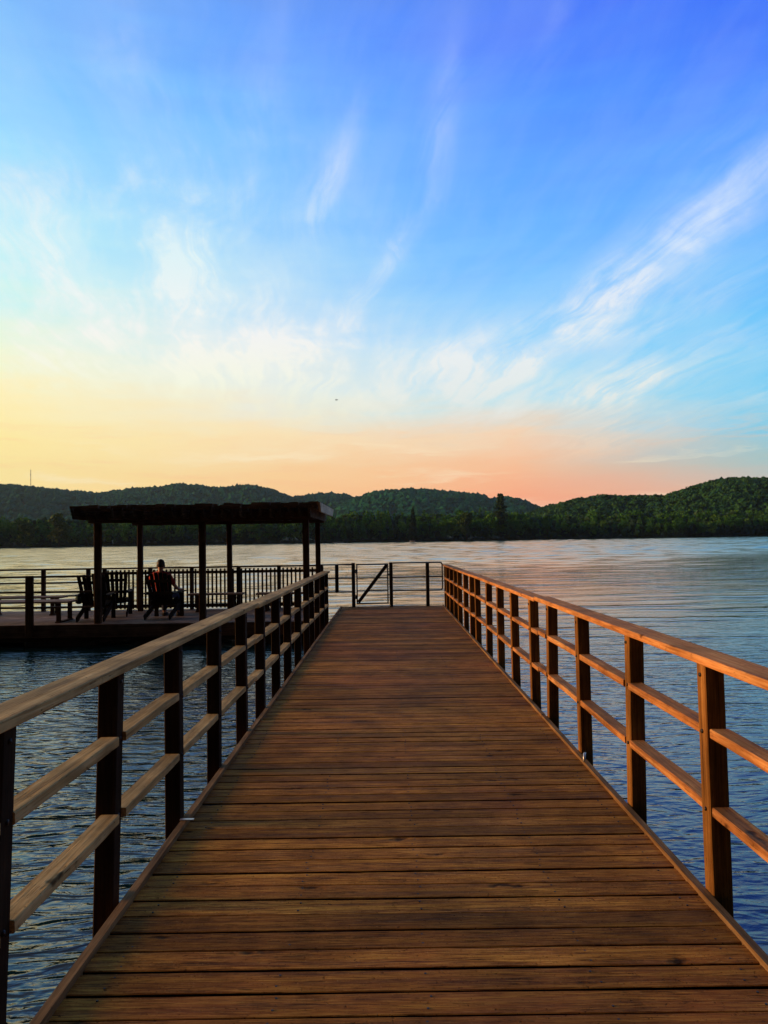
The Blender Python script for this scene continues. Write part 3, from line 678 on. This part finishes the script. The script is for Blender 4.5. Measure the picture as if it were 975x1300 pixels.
armchair((-6.62, 17.35, PD), R(6), 'dark wooden armchair, half hidden by the leftmost front post')
armchair((-6.50, 18.36, PD), R(14), 'dark wooden armchair just right of the leftmost front post')
CH = (-5.17, 17.62, PD)
armchair(CH, R(-3), 'dark wooden armchair with the person in it')
def bag():
    b = empty('bag', (-7.03, 17.52, PD + .47), 'small dark green bag hanging from the left arm of the leftmost armchair', 'bag')
    mb = MB(); mb.tube([(0, 0, -.11), (0, 0, -.08), (0, 0, .02), (0, 0, .08), (0, 0, .10)], [.03, .075, .08, .06, .02], 14); mb.build('pouch', M['green_fabric'], b)
    mb = MB(); mb.tube([(0, 0, .09), (.01, 0, .14), (.06, 0, .148)], .008); mb.build('strap', M['fabric'], b)
bag()

def skin_obj(name, nodes, edges, mat, parent, sub=2):
    me = bpy.data.meshes.new(name); me.from_pydata([n[:3] for n in nodes], edges, [])
    me.materials.append(mat); o = bpy.data.objects.new(name, me); col.objects.link(o); o.parent = parent
    md = o.modifiers.new('skin', 'SKIN'); md.use_smooth_shade = True
    if not me.skin_vertices: return o
    for i, n in enumerate(nodes):
        r = n[3] if isinstance(n[3], tuple) else (n[3], n[3])
        me.skin_vertices[0].data[i].radius = r; me.skin_vertices[0].data[i].use_root = (i == 0)
    s = o.modifiers.new('sub', 'SUBSURF'); s.levels = sub; s.render_levels = sub
    return o
def person():
    p = empty('person', (-5.17, 17.62, PD), 'person with short dark hair and red shirt seated in an armchair, from behind', 'person', None, R(-3))
    # local: faces +Y; seat surface z ~.42
    N = [(0, .12, .53, .135), (0, .06, .70, (.15, .105)), (0, .02, .88, (.165, .105)), (0, .01, .99, (.12, .08)), (0, .02, 1.06, .058), (0, .035, 1.12, .056),
         (0, .05, 1.19, (.078, .088)), (0, .055, 1.26, (.080, .095)), (0, .05, 1.315, (.058, .066)),
         (-.19, .01, .985, .058), (-.27, .02, .80, .047), (-.325, .12, .672, .039), (-.335, .34, .640, .028), (-.335, .40, .634, .03),
         (.19, .01, .985, .058), (.27, .02, .80, .047), (.325, .12, .672, .039), (.335, .34, .640, .028), (.335, .40, .634, .03),
         (-.10, .18, .51, .092), (-.14, .55, .50, .068), (-.15, .60, .28, .056), (-.15, .58, .09, .038), (-.155, .66, .045, .036), (-.16, .78, .035, .028),
         (.10, .18, .51, .092), (.15, .55, .50, .068), (.17, .62, .28, .056), (.18, .60, .09, .038), (.185, .68, .045, .036), (.19, .80, .035, .028)]
    E = [(0, 1), (1, 2), (2, 3), (3, 4), (4, 5), (5, 6), (6, 7), (7, 8), (3, 9), (9, 10), (10, 11), (11, 12), (12, 13), (3, 14), (14, 15), (15, 16), (16, 17), (17, 18),
         (0, 19), (19, 20), (20, 21), (21, 22), (22, 23), (23, 24), (0, 25), (25, 26), (26, 27), (27, 28), (28, 29), (29, 30)]
    ln = lambda L: [(a, b - .2 * min(max(c - .55, 0), .55), c, d) for (a, b, c, d) in L]
    body = skin_obj('body', ln(N), E, M['skin'], p)
    # fingers curled over the armrests
    for sx in (-1, 1):
        for k in range(4):
            x = sx * (.335 - .024 + k * .016); L = (.03, .034, .032, .026)[k]
            N2 = [(x, .405, .636, .009), (x, .44, .636, .009), (x, .44 + L, .630, .008), (x, .45 + L, .612, .0075)]
            skin_obj('finger', N2, [(0, 1), (1, 2), (2, 3)], M['skin'], p, 1)
        N2 = [(sx * .31, .38, .634, .011), (sx * .292, .41, .630, .01), (sx * .285, .44, .622, .009)]
        skin_obj('thumb', N2, [(0, 1), (1, 2)], M['skin'], p, 1)
    g = 1.12
    NS = [(0, .12, .56, .155), (0, .06, .70, (.168, .12)), (0, .02, .88, (.182, .12)), (0, .01, .995, (.135, .092)), (0, .018, 1.10, .066),
          (-.19, .01, .985, .072), (-.262, .02, .82, .062), (-.285, .045, .765, .06), (.19, .01, .985, .072), (.262, .02, .82, .062), (.285, .045, .765, .06)]
    skin_obj('shirt', ln(NS), [(0, 1), (1, 2), (2, 3), (3, 4), (3, 5), (5, 6), (6, 7), (3, 8), (8, 9), (9, 10)], M['red_shirt'], p)
    NP = [(0, .13, .51, .145), (-.10, .18, .51, .105), (-.14, .55, .50, .082), (-.15, .60, .28, .07), (-.15, .585, .11, .06), (.10, .18, .51, .105), (.15, .55, .50, .082), (.17, .62, .28, .07), (.18, .605, .11, .06)]
    skin_obj('jeans', NP, [(0, 1), (1, 2), (2, 3), (3, 4), (0, 5), (5, 6), (6, 7), (7, 8)], M['jeans'], p)
    # head details
    bm = bmesh.new(); bmesh.ops.create_uvsphere(bm, u_segments=28, v_segments=18, radius=1)
    for v in list(bm.verts):
        if v.co.z < -.35 + (.9 if v.co.y > .35 else 0): pass
    bmesh.ops.delete(bm, geom=[v for v in bm.verts if v.co.z < -.72 or (v.co.y > .25 and v.co.z < .30)], context='VERTS')
    for v in bm.verts:
        n_ = 1 + .03 * math.sin(v.co.x * 17 + v.co.z * 23) * math.cos(v.co.y * 19)
        v.co = Vector((v.co.x * .090 * n_, .045 + v.co.y * .104 * n_ * (.93 if v.co.z < -.3 else 1), 1.242 + v.co.z * .110 * n_))
    mb = MB(); mb.frombm(bm, 0, True); mb.build('hair', M['hair'], p)
    for sx in (-1, 1):
        bm = bmesh.new(); bmesh.ops.create_uvsphere(bm, u_segments=12, v_segments=8, radius=1)
        for v in bm.verts: v.co = Vector((sx * .088 + v.co.x * .012, .05 + v.co.y * .02, 1.20 + v.co.z * .032))
        mb = MB(); mb.frombm(bm, 0, True); mb.build('ear', M['skin'], p)
        bm = bmesh.new(); bmesh.ops.create_uvsphere(bm, u_segments=10, v_segments=8, radius=.012)
        for v in bm.verts: v.co += Vector((sx * .032, .132, 1.215))
        mb = MB(); mb.frombm(bm, 0, True); mb.build('eye', M['hair'], p)
        mb = MB(); mb.tube([(sx * .155 if sx < 0 else .185, .56, .04), (sx * .158 if sx < 0 else .188, .68, .05), (sx * .16 if sx < 0 else .19, .82, .03)], [.048, .05, .036], 12); mb.build('shoe', M['shoe'], p)
    mb = MB(); mb.tube([(0, .125, 1.215), (0, .150, 1.185), (0, .140, 1.175)], [.008, .015, .010], 8); mb.build('nose', M['skin'], p)
    mb = MB(); mb.tube([(-.024, .133, 1.145), (0, .141, 1.143), (.024, .133, 1.145)], [.004, .007, .004], 8); mb.build('mouth', M['red_shirt'], p)
    for ch in p.children:
        if ch.name.split('.')[0] in ('hair', 'ear', 'eye', 'nose', 'mouth'): ch.location.y = -.11
person()

# ------------------------------------------------------------------ far shore: terrain, forests
ICO = bmesh.new(); bmesh.ops.create_icosphere(ICO, subdivisions=1, radius=1); ICO.verts.ensure_lookup_table()
IV1 = np.array([v.co[:] for v in ICO.verts]); IF1 = np.array([[v.index for v in f.verts] for f in ICO.faces]); ICO.free()
ICO = bmesh.new(); bmesh.ops.create_icosphere(ICO, subdivisions=2, radius=1)
IV2 = np.array([v.co[:] for v in ICO.verts]); IF2 = np.array([[v.index for v in f.verts] for f in ICO.faces]); ICO.free()

def crowns(P, size, IV, IF, jit=.28, tall=1.1):
    """one lumpy ball per point, merged: the wood's canopy seen from afar"""
    n = len(P); nv = len(IV)
    s = size[:, None, None]
    J = 1 + rng.uniform(-jit, jit, (n, nv, 1))
    V = IV[None] * J * s * np.array([1, 1, tall])[None, None] * (1 + rng.uniform(-.2, .2, (n, 1, 3))) + P[:, None, :]
    F = (IF[None] + (np.arange(n) * nv)[:, None, None]).reshape(-1, 3)
    r = np.repeat(rng.random(n), len(IF)) * .7 + rng.random(n * len(IF)) * .3
    return V.reshape(-1, 3), F, r

def leafy(P, size, nq=46):
    n = len(P); d_ = rng.normal(size=(n, nq, 3)); d_ /= np.linalg.norm(d_, axis=2)[..., None]; d_[..., 2] = np.abs(d_[..., 2]) - .25
    C = P[:, None, :] + d_ * size[:, None, None] * rng.uniform(.75, 1.12, (n, nq, 1)) * (1 + rng.uniform(-.25, .25, (n, 1, 3)))
    C = C.reshape(-1, 3); m_ = len(C); s_ = np.repeat(size, nq)[:, None] * rng.uniform(.16, .34, (m_, 1))
    a = rng.normal(size=(m_, 3)); a /= np.linalg.norm(a, axis=1)[:, None]; b = np.cross(a, rng.normal(size=(m_, 3))); b /= np.linalg.norm(b, axis=1)[:, None]
    V = np.stack([C - a * s_ - b * s_ * .6, C + a * s_ - b * s_ * .7, C + a * s_ * .8 + b * s_, C - a * s_ * .9 + b * s_ * .6], 1).reshape(-1, 3)
    r = np.clip(np.repeat(rng.random(n), nq) * .75 + rng.random(m_) * .3, 0, 1)
    return V, np.arange(m_ * 4).reshape(-1, 4), r

def leaf_tree(h, w, kind, nleaf, seed, leaf=1.0):
    """returns V(n,3), F(m,4) of leaf clumps of one tree standing at the origin"""
    g = np.random.default_rng(seed)
    if kind == 'conifer':
        z = h * (.10 + .90 * (1 - np.sqrt(g.random(nleaf)))); f = 1 - (z / h)
        tier = .75 + .35 * np.abs(np.sin(z / h * 26 + g.uniform(0, 3))); a = g.uniform(0, 6.283, nleaf)
        rad = w * .5 * (f ** .8) * tier * np.sqrt(g.uniform(.25, 1, nleaf)); C = np.stack([rad * np.cos(a), rad * np.sin(a), z], 1)
    elif kind == 'pine':
        C = []
        for k in range(26):
            zz = h * (.35 + .64 * k / 25); f = 1 - (k / 25) ** 1.5 * .85
            for q in range(int(3 + g.integers(0, 3))):
                a = g.uniform(0, 6.283); L = w * .5 * f * g.uniform(.45, 1.1); m_ = nleaf // 110
                u = g.uniform(.25, 1, m_)[:, None]
                C.append(np.stack([np.cos(a) * L, np.sin(a) * L, 1.2], 0)[None] * u + np.array([0, 0, zz]) + g.normal(0, .6, (m_, 3)) * np.array([1.2, 1.2, .55]))
        C = np.concatenate(C)
    else:
        lobes = []; nl = 13
        for k in range(nl):
            a = g.uniform(0, 6.283); rr = w * .5 * g.uniform(.15, .72); zz = h * g.uniform(.20, .86); rr *= 1 - max(0, (zz / h - .55)) * 1.1
            lobes.append((rr * math.cos(a), rr * math.sin(a), zz, w * g.uniform(.16, .30)))
        lobes.append((0, 0, h * .84, w * .22))
        C = []
        for (cx, cy, cz, rr) in lobes:
            m_ = nleaf // (nl + 1); d_ = g.normal(size=(m_, 3)); d_ /= np.linalg.norm(d_, axis=1)[:, None]; rad = rr * g.uniform(.55, 1.08, m_)[:, None]
            C.append(np.array([cx, cy, cz]) + d_ * rad * np.array([1, 1, .85]))
        C = np.concatenate(C)
    n = len(C); s = leaf * g.uniform(.5, 1.2, n)[:, None]
    a = g.normal(size=(n, 3)); a /= np.linalg.norm(a, axis=1)[:, None]; b = np.cross(a, g.normal(size=(n, 3))); b /= np.linalg.norm(b, axis=1)[:, None]
    V = np.stack([C - a * s - b * s * .6, C + a * s - b * s * .7, C + a * s * .8 + b * s, C - a * s * .9 + b * s * .6], 1)
    return V.reshape(-1, 3), np.arange(n * 4).reshape(-1, 4)

def azel(px, py):   # angles measured on the skyline, converted once to azimuth / elevation
    H = 684.5 - (px - 487.5) * .01536
    return math.atan((px - 491) / 976), (H - py) / 976
SKY_A = [(-500, 640), (-300, 628), (-120, 612), (0, 615), (20, 615), (49, 617), (74, 620), (106, 623), (123, 624.6), (148, 621.6), (172, 619), (202, 619), (221, 615), (244, 615.5), (279, 618), (308, 614), (323, 615), (348, 621), (372, 629), (397, 626), (421, 625), (440, 627.5), (470, 640), (520, 655), (600, 672), (800, 684)]
SKY_B = [(330, 684), (400, 664), (430, 644), (451, 632), (476, 625), (518, 621), (543, 622.6), (587, 626.6), (611, 629.5), (624, 634.5), (635, 633), (648, 633.5), (661, 635.7), (683, 645), (710, 656), (760, 670), (860, 682)]
SKY_C = [(560, 682), (620, 668), (660, 655), (683, 646.5), (698, 642), (722, 636), (759, 631), (790, 631.5), (843, 631), (862, 625), (883, 618), (917, 609), (944, 607), (975, 608), (1040, 612), (1120, 622), (1300, 640), (1600, 655)]
def hill(name, prof, Rr, r0, label_forest, csize, spacing, IV, IF, mat, matg, back, lower):
    pa = np.array([(azel(*p)[0], azel(*p)[1]) for p in prof]); a0, a1 = pa[0, 0], pa[-1, 0]
    def ridge(a): return np.maximum(np.interp(a, pa[:, 0], pa[:, 1]), 0) * Rr * np.cos(a) + EYE
    ph = rng.uniform(0, 6, 8)
    def height(a, r):
        f = np.clip((r - r0) / (Rr - r0), 0, 1); f = np.sin(f * math.pi / 2) ** 1.25
        bk = np.clip((r - Rr) / back, 0, 1); f = f * (1 - bk * bk * .9)
        X = r * np.sin(a); Y = r * np.cos(a)
        nz = (np.sin(X / 61 + ph[0]) * np.cos(Y / 73 + ph[1]) * .5 + np.sin(X / 143 + Y / 97 + ph[2]) * .9 + np.sin(X / 33 + ph[3] + Y / 41) * .25)
        edge = np.clip(np.abs(r - Rr) / (Rr - r0) * 3, 0, 1)
        return (ridge(a) - csize * 1.25 - lower) * f + nz * csize * .8 * edge * f * (r < Rr) + lower
    na, nr = 150, 46
    A = np.linspace(a0, a1, na); RR = np.concatenate([np.linspace(r0, Rr, nr - 12), np.linspace(Rr, Rr + back, 13)[1:]])
    ga, gr = np.meshgrid(A, RR, indexing='ij'); Z = height(ga, gr)
    V = np.stack([gr * np.sin(ga) / np.cos(ga) * np.cos(ga), gr * np.cos(ga), Z], -1).reshape(-1, 3)
    i, j = np.meshgrid(np.arange(na - 1), np.arange(nr - 1), indexing='ij'); q = (i * nr + j).ravel()
    F = np.stack([q, q + nr, q + nr + 1, q + 1], 1)
    tag(np_mesh(name, V, F, matg, smooth=True, rnd=np.full(len(F), .4)), kind='structure')
    vis0, vis1 = max(a0, R(-38)), min(a1, R(36)); rb = Rr + back * .25
    area = (vis1 - vis0) * (rb ** 2 - r0 ** 2) / 2; n = int(area / spacing ** 2)
    a = rng.uniform(vis0, vis1, n); r = np.sqrt(rng.uniform(r0 ** 2, rb ** 2, n)); z = height(a, r)
    sz = csize * rng.uniform(.65, 1.25, n)
    P = np.stack([r * np.sin(a), r * np.cos(a), z + sz * .35], 1)
    if IV is None:
        V1, F1, r1 = crowns(P, sz * .86, IV1, IF1, .15)
        tag(np_mesh(name + '_canopy', V1, F1, mat, rnd=r1 * .5), label_forest + ', inner crowns', 'forest', None, 'stuff')
        V, F, rn = leafy(P, sz)
    else: V, F, rn = crowns(P, sz, IV, IF)
    tag(np_mesh(name + '_forest', V, F, mat, rnd=rn), label_forest, 'forest', None, 'stuff')
    return height
hA = hill('left_ridge', [(a, b + 4.5) for a, b in SKY_A], 3100, 1500, 'bluish green wooded ridge on the skyline behind the shelter', 9, 15.5, IV1, IF1, M['canopy_far'], M['hill'], 500, -8)
hB = hill('middle_hill', [(a, b + 1.5) for a, b in SKY_B], 2500, 1300, 'rounded wooded hill on the skyline behind the gate', 8.5, 14, IV1, IF1, M['canopy_far'], M['hill'], 400, -8)
hC = hill('right_hill', [(a, b + 2.5) for a, b in SKY_C], 1250, 690, 'nearer green wooded hill rising at the right', 5.2, 7.6, None, None, M['canopy_near'], M['hill'], 260, -4)

# shore bank: flat wooded land between lake and hills
SH = lambda x: 590 + .035 * x + 9 * math.sin(x / 70) + 5 * math.sin(x / 23 + 1) - (60 if x < -250 else 0) * min(1, max(0, (-250 - x) / 200))
xs = np.linspace(-2200, 2200, 221); V = []
for x in xs:
    y0 = SH(x)
    for dy, zz in ((-3, -1.5), (0, .25), (6, 1.0), (60, 3.0), (400, 6.0), (1500, 8.0)): V.append((x * (1 + dy / 1500), y0 + dy, zz))
V = np.array(V); k = 6; i, j = np.meshgrid(np.arange(len(xs) - 1), np.arange(k - 1), indexing='ij'); q = (i * k + j).ravel()
tag(np_mesh('shore_ground', V, np.stack([q, q + k, q + k + 1, q + 1], 1), M['hill'], smooth=True, rnd=np.zeros(len(q))), kind='structure')

# shore forest: one mass of broadleaf and conifer trees
TV = [leaf_tree(1, .62, 'broad', 560, s, .030) for s in range(6)] + [leaf_tree(1, .42, 'conifer', 480, s + 20, .028) for s in range(4)]
Vs = []; Fs = []; Rs = []; nb = 0
def top_height(x):      # measured height of the tree line along the shore
    px = 491 + 976 * x / 600
    return float(np.interp(px, [-200, 0, 60, 110, 150, 300, 420, 480, 560, 640, 700, 800, 975, 1200], [25, 24.5, 25.5, 22, 22, 24, 25, 24.5, 24, 24.5, 21, 22, 22, 25]))
cnt = 0
for row in range(5):
    x = -430.0
    while x < 400:
        x += random.uniform(4.5, 9.5)
        px = 491 + 976 * x / 600
        pc = .55 if 395 < px < 560 else (.22 if px > 560 else .10)
        kid = random.randrange(6, 10) if random.random() < pc else random.randrange(0, 6)
        h = top_height(x) * (.62 + .085 * row + random.uniform(-.14, .10)) * (1.08 if kid > 5 else 1)
        y = SH(x) + 4 + row * 9 + random.uniform(-3, 3)
        V, F = TV[kid]; a = random.uniform(0, 6.28); c_, s_ = math.cos(a), math.sin(a); wf = random.uniform(.85, 1.25) * (1 if kid < 6 else .8)
        W = V * h; W2 = np.stack([(W[:, 0] * c_ - W[:, 1] * s_) * wf, (W[:, 0] * s_ + W[:, 1] * c_) * wf, W[:, 2]], 1) + np.array([x, y, .8])
        Vs.append(W2); Fs.append(F + nb); nb += len(V); tr = random.random() * (.5 if kid > 5 else 1)
        Rs.append(np.clip(tr * .75 + rng.random(len(F)) * .3, 0, 1)); cnt += 1
tag(np_mesh('shore_forest', np.concatenate(Vs), np.concatenate(Fs), M['leaf'], rnd=np.concatenate(Rs)), 'dark dense mixed forest along the far shore of the lake', 'forest', None, 'stuff')
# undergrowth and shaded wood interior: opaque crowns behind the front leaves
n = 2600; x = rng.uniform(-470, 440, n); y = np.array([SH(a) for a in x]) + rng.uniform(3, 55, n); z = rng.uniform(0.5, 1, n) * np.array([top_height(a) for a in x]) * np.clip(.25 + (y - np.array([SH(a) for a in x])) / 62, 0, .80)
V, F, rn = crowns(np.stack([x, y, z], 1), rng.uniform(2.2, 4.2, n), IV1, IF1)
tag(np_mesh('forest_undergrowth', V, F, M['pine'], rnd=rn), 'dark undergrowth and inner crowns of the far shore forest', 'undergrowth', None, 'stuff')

Vs = []; Fs = []; Rs = []; nb = 0; x = -480.0
while x < 450:
    x += random.uniform(1.2, 3.0); V, F = TV[random.randrange(0, 6)]; h = random.uniform(4, 9); pick = rng.permutation(len(F))[:260]
    W = V * h * np.array([1.6, 1.6, 1.0]) + np.array([x, SH(x) + random.uniform(.5, 8), -.8 - h * .12]); Vs.append(W); Fs.append(F[pick] + nb); nb += len(V); Rs.append(np.clip(random.random() * .4 + rng.random(260) * .2, 0, 1))
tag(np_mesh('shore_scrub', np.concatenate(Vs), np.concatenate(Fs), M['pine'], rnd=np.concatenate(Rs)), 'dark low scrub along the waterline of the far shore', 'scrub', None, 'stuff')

def far_tree(name, x, y, h, w, kind, mat, label, leaf, n, seed, group=None):
    t = empty(name, (x, y, .5), label, 'tree', group)
    V, F = leaf_tree(h, w, kind, n, seed, leaf); g = np.random.default_rng(seed)
    np_mesh('crown', V, F, mat, t, rnd=g.random(len(F)))
    mb = MB(); mb.tube([(0, 0, 0), (.1, 0, h * .4), (0, .1, h * .75), (0, 0, h * .97 if kind != 'broad' else h * .8)], [h * .016, h * .012, h * .006, h * .002], 8); mb.build('trunk', M['trunk'], t)
    if kind != 'conifer':
        mb = MB()
        for k in range(9):
            a = g.uniform(0, 6.28); z0 = h * g.uniform(.35, .8); L = w * .36
            mb.tube([(0, 0, z0), (math.cos(a) * L * .5, math.sin(a) * L * .5, z0 + h * .04), (math.cos(a) * L, math.sin(a) * L, z0 + h * .09)], [h * .006, h * .004, h * .0015], 6)
        mb.build('limb', M['trunk'], t)
G = 'trees standing out from the far shore forest'
def fx(px, Y): return (px - 491) / 976 * Y
far_tree('pine_tree', fx(635.5, 606), 606, 34.5, 13.5, 'pine', M['pine'], 'tall dark pine rising above the tree line to the right of the gate', .62, 3300, 5, G)
far_tree('broadleaf_tree', fx(74, 560), 560, 25, 18, 'broad', M['leaf_yellow'], 'yellow green rounded tree on the far shore left of the shelter roof', .8, 1900, 11, G)
far_tree('broadleaf_tree', fx(32, 545), 545, 19, 15, 'broad', M['leaf_bright'], 'lighter green bushy tree on the far shore near the left edge', .8, 1700, 12, G)
far_tree('broadleaf_tree', fx(592, 592), 592, 22.5, 13, 'broad', M['leaf_bright'], 'light green round tree on the far shore left of the tall pine', .7, 1700, 14, G)
far_tree('spruce_tree', fx(524, 592), 592, 26.5, 8.5, 'conifer', M['pine'], 'pointed dark spruce on the far shore above the fence panel with rounded end', .6, 1500, 15, G)
far_tree('broadleaf_tree', fx(322, 588), 588, 22, 14, 'broad', M['leaf_yellow'], 'yellowish tree on the far shore seen between the right posts of the shelter', .7, 1700, 16, G)

# ------------------------------------------------------------------ far small things
def boat(x, y, L, label, rz):
    t = empty('motorboat', (x, y, 0), label, 'boat', 'small boats by the far shore', rz)
    mb = MB(); vs = []; secs = [(-.5, .8, .9), (-.2, 1, .95), (.15, .95, 1.0), (.38, .6, 1.1), (.5, .04, 1.25)]
    for (u, wv, hv) in secs:
        W = L * .17 * wv; vs += [(u * L, -W, .55 * hv), (u * L, -W * .75, -.15), (u * L, W * .75, -.15), (u * L, W, .55 * hv)]
    fs = [(i * 4 + q, i * 4 + q + 1, (i + 1) * 4 + q + 1, (i + 1) * 4 + q) for i in range(4) for q in range(3)] + [(i * 4 + 3, i * 4, (i + 1) * 4, (i + 1) * 4 + 3) for i in range(4)] + [(0, 1, 2, 3), (19, 18, 17, 16)]
    mb.add(vs, fs); mb.build('hull', M['boat'], t)
    mb = MB(); mb.hexa([(-.1 * L, -L * .1, .5), (.18 * L, -L * .1, .5), (.18 * L, L * .1, .5), (-.1 * L, L * .1, .5), (-.1 * L, -L * .08, 1.25), (.06 * L, -L * .08, 1.25), (.06 * L, L * .08, 1.25), (-.1 * L, L * .08, 1.25)]); mb.build('windscreen', M['boat_dark'], t)
    mb = MB(); mb.box(-.54 * L, -.49 * L, -.2, .2, -.1, .85, ch=.03); mb.build('outboard_motor', M['boat_dark'], t)
boat(fx(429, 560), 560, 7.5, 'small pale boat on the far water just right of the shelter roof end', R(8))
boat(fx(523, 572), 572, 4.2, 'tiny white boat near the far shore above the gate', R(160))
def mast():
    a = math.atan((38 - 491) / 976); r = 3080; X, Y = r * math.sin(a), r * math.cos(a)
    z0 = float(hA(np.array([a]), np.array([r]))[0]) - 2; h = 82
    t = empty('radio_mast', (X, Y, z0), 'thin radio mast standing on the wooded ridge at the far left', 'mast')
    mb = MB()
    for k in range(3):
        an = k * 2.094; mb.tube([(1.5 * math.cos(an), 1.5 * math.sin(an), 0), (.9 * math.cos(an), .9 * math.sin(an), h)], .28, 6)
    for i in range(26):
        za = h * i / 26; zb = h * (i + 1) / 26; q = 1.5 - .6 * i / 26
        for k in range(3):
            a1 = k * 2.094; a2 = (k + 1) * 2.094; mb.tube([(q * math.cos(a1), q * math.sin(a1), za), (q * math.cos(a2), q * math.sin(a2), zb)], .15, 5)
    mb.build('lattice', M['mast'], t)
    mb = MB(); mb.tube([(0, 0, h - 1), (0, 0, h + 7)], .2, 6); mb.build('antenna', M['mast'], t)
    for zz in (h * .55, h * .8):
        mb = MB(); mb.tube([(0, -1.8, zz), (0, -2.4, zz)], [1.2, 1.6], 12); mb.build('dish', M['mast'], t)
mast()
def bird():
    d = 95.; az_ = math.atan((429 - 491) / 976); el_ = (685.4 - 507) / 976
    X = d * math.tan(az_); Z = EYE + el_ * d
    mb = MB(); mb.tube([(-.17, 0, 0), (-.08, 0, .01), (.05, 0, .015), (.13, 0, .03), (.17, 0, .03)], [.012, .045, .05, .03, .006], 10)
    for s in (-1, 1):
        mb.add([(.06, s * .03, .03), (-.06, s * .03, .03), (-.03, s * .2, .10), (.07, s * .2, .11), (-.06, s * .38, .06), (-.02, s * .40, .06), (.06, s * .03, .022), (-.06, s * .03, .022), (-.03, s * .2, .092), (.07, s * .2, .102)],
               [(0, 1, 2, 3), (3, 2, 4, 5), (6, 9, 8, 7), (9, 5, 4, 8)])
    o = mb.build('bird', M['bird']); o.location = (X, d, Z); o.rotation_euler = (R(15), R(-5), R(35))
    tag(o, 'tiny dark bird flying in the pale sky above the shelter roof end', 'bird')
bird()

# ------------------------------------------------------------------ haze
def haze():
    m = bpy.data.materials.new('haze'); m.use_nodes = True; nt = m.node_tree; nt.nodes.clear()
    o_ = nt.nodes.new('ShaderNodeOutputMaterial'); v = nt.nodes.new('ShaderNodeVolumePrincipled')
    v.inputs['Color'].default_value = (.55, .82, 1.0, 1); v.inputs['Density'].default_value = HAZE; v.inputs['Anisotropy'].default_value = .2
    nt.links.new(v.outputs[0], o_.inputs['Volume'])
    mb = MB(); mb.box(-3900, 3900, -400, 4300, -8, 420); tag(mb.build('haze', m), 'thin pale air over the lake and hills', 'haze', None, 'stuff')
HAZE = .00004
if HAZE: haze()

# ------------------------------------------------------------------ render settings
scene.view_settings.view_transform = 'Standard'; scene.view_settings.look = 'None'
scene.view_settings.exposure = 0; scene.view_settings.gamma = 1; scene.view_settings.use_curve_mapping = False
scene.render.engine = 'CYCLES'; scene.cycles.max_bounces = 6; scene.cycles.use_denoising = True
scene.cycles.volume_bounces = 0; scene.cycles.caustics_reflective = False; scene.cycles.caustics_refractive = False
scene.cycles.sample_clamp_indirect = 6
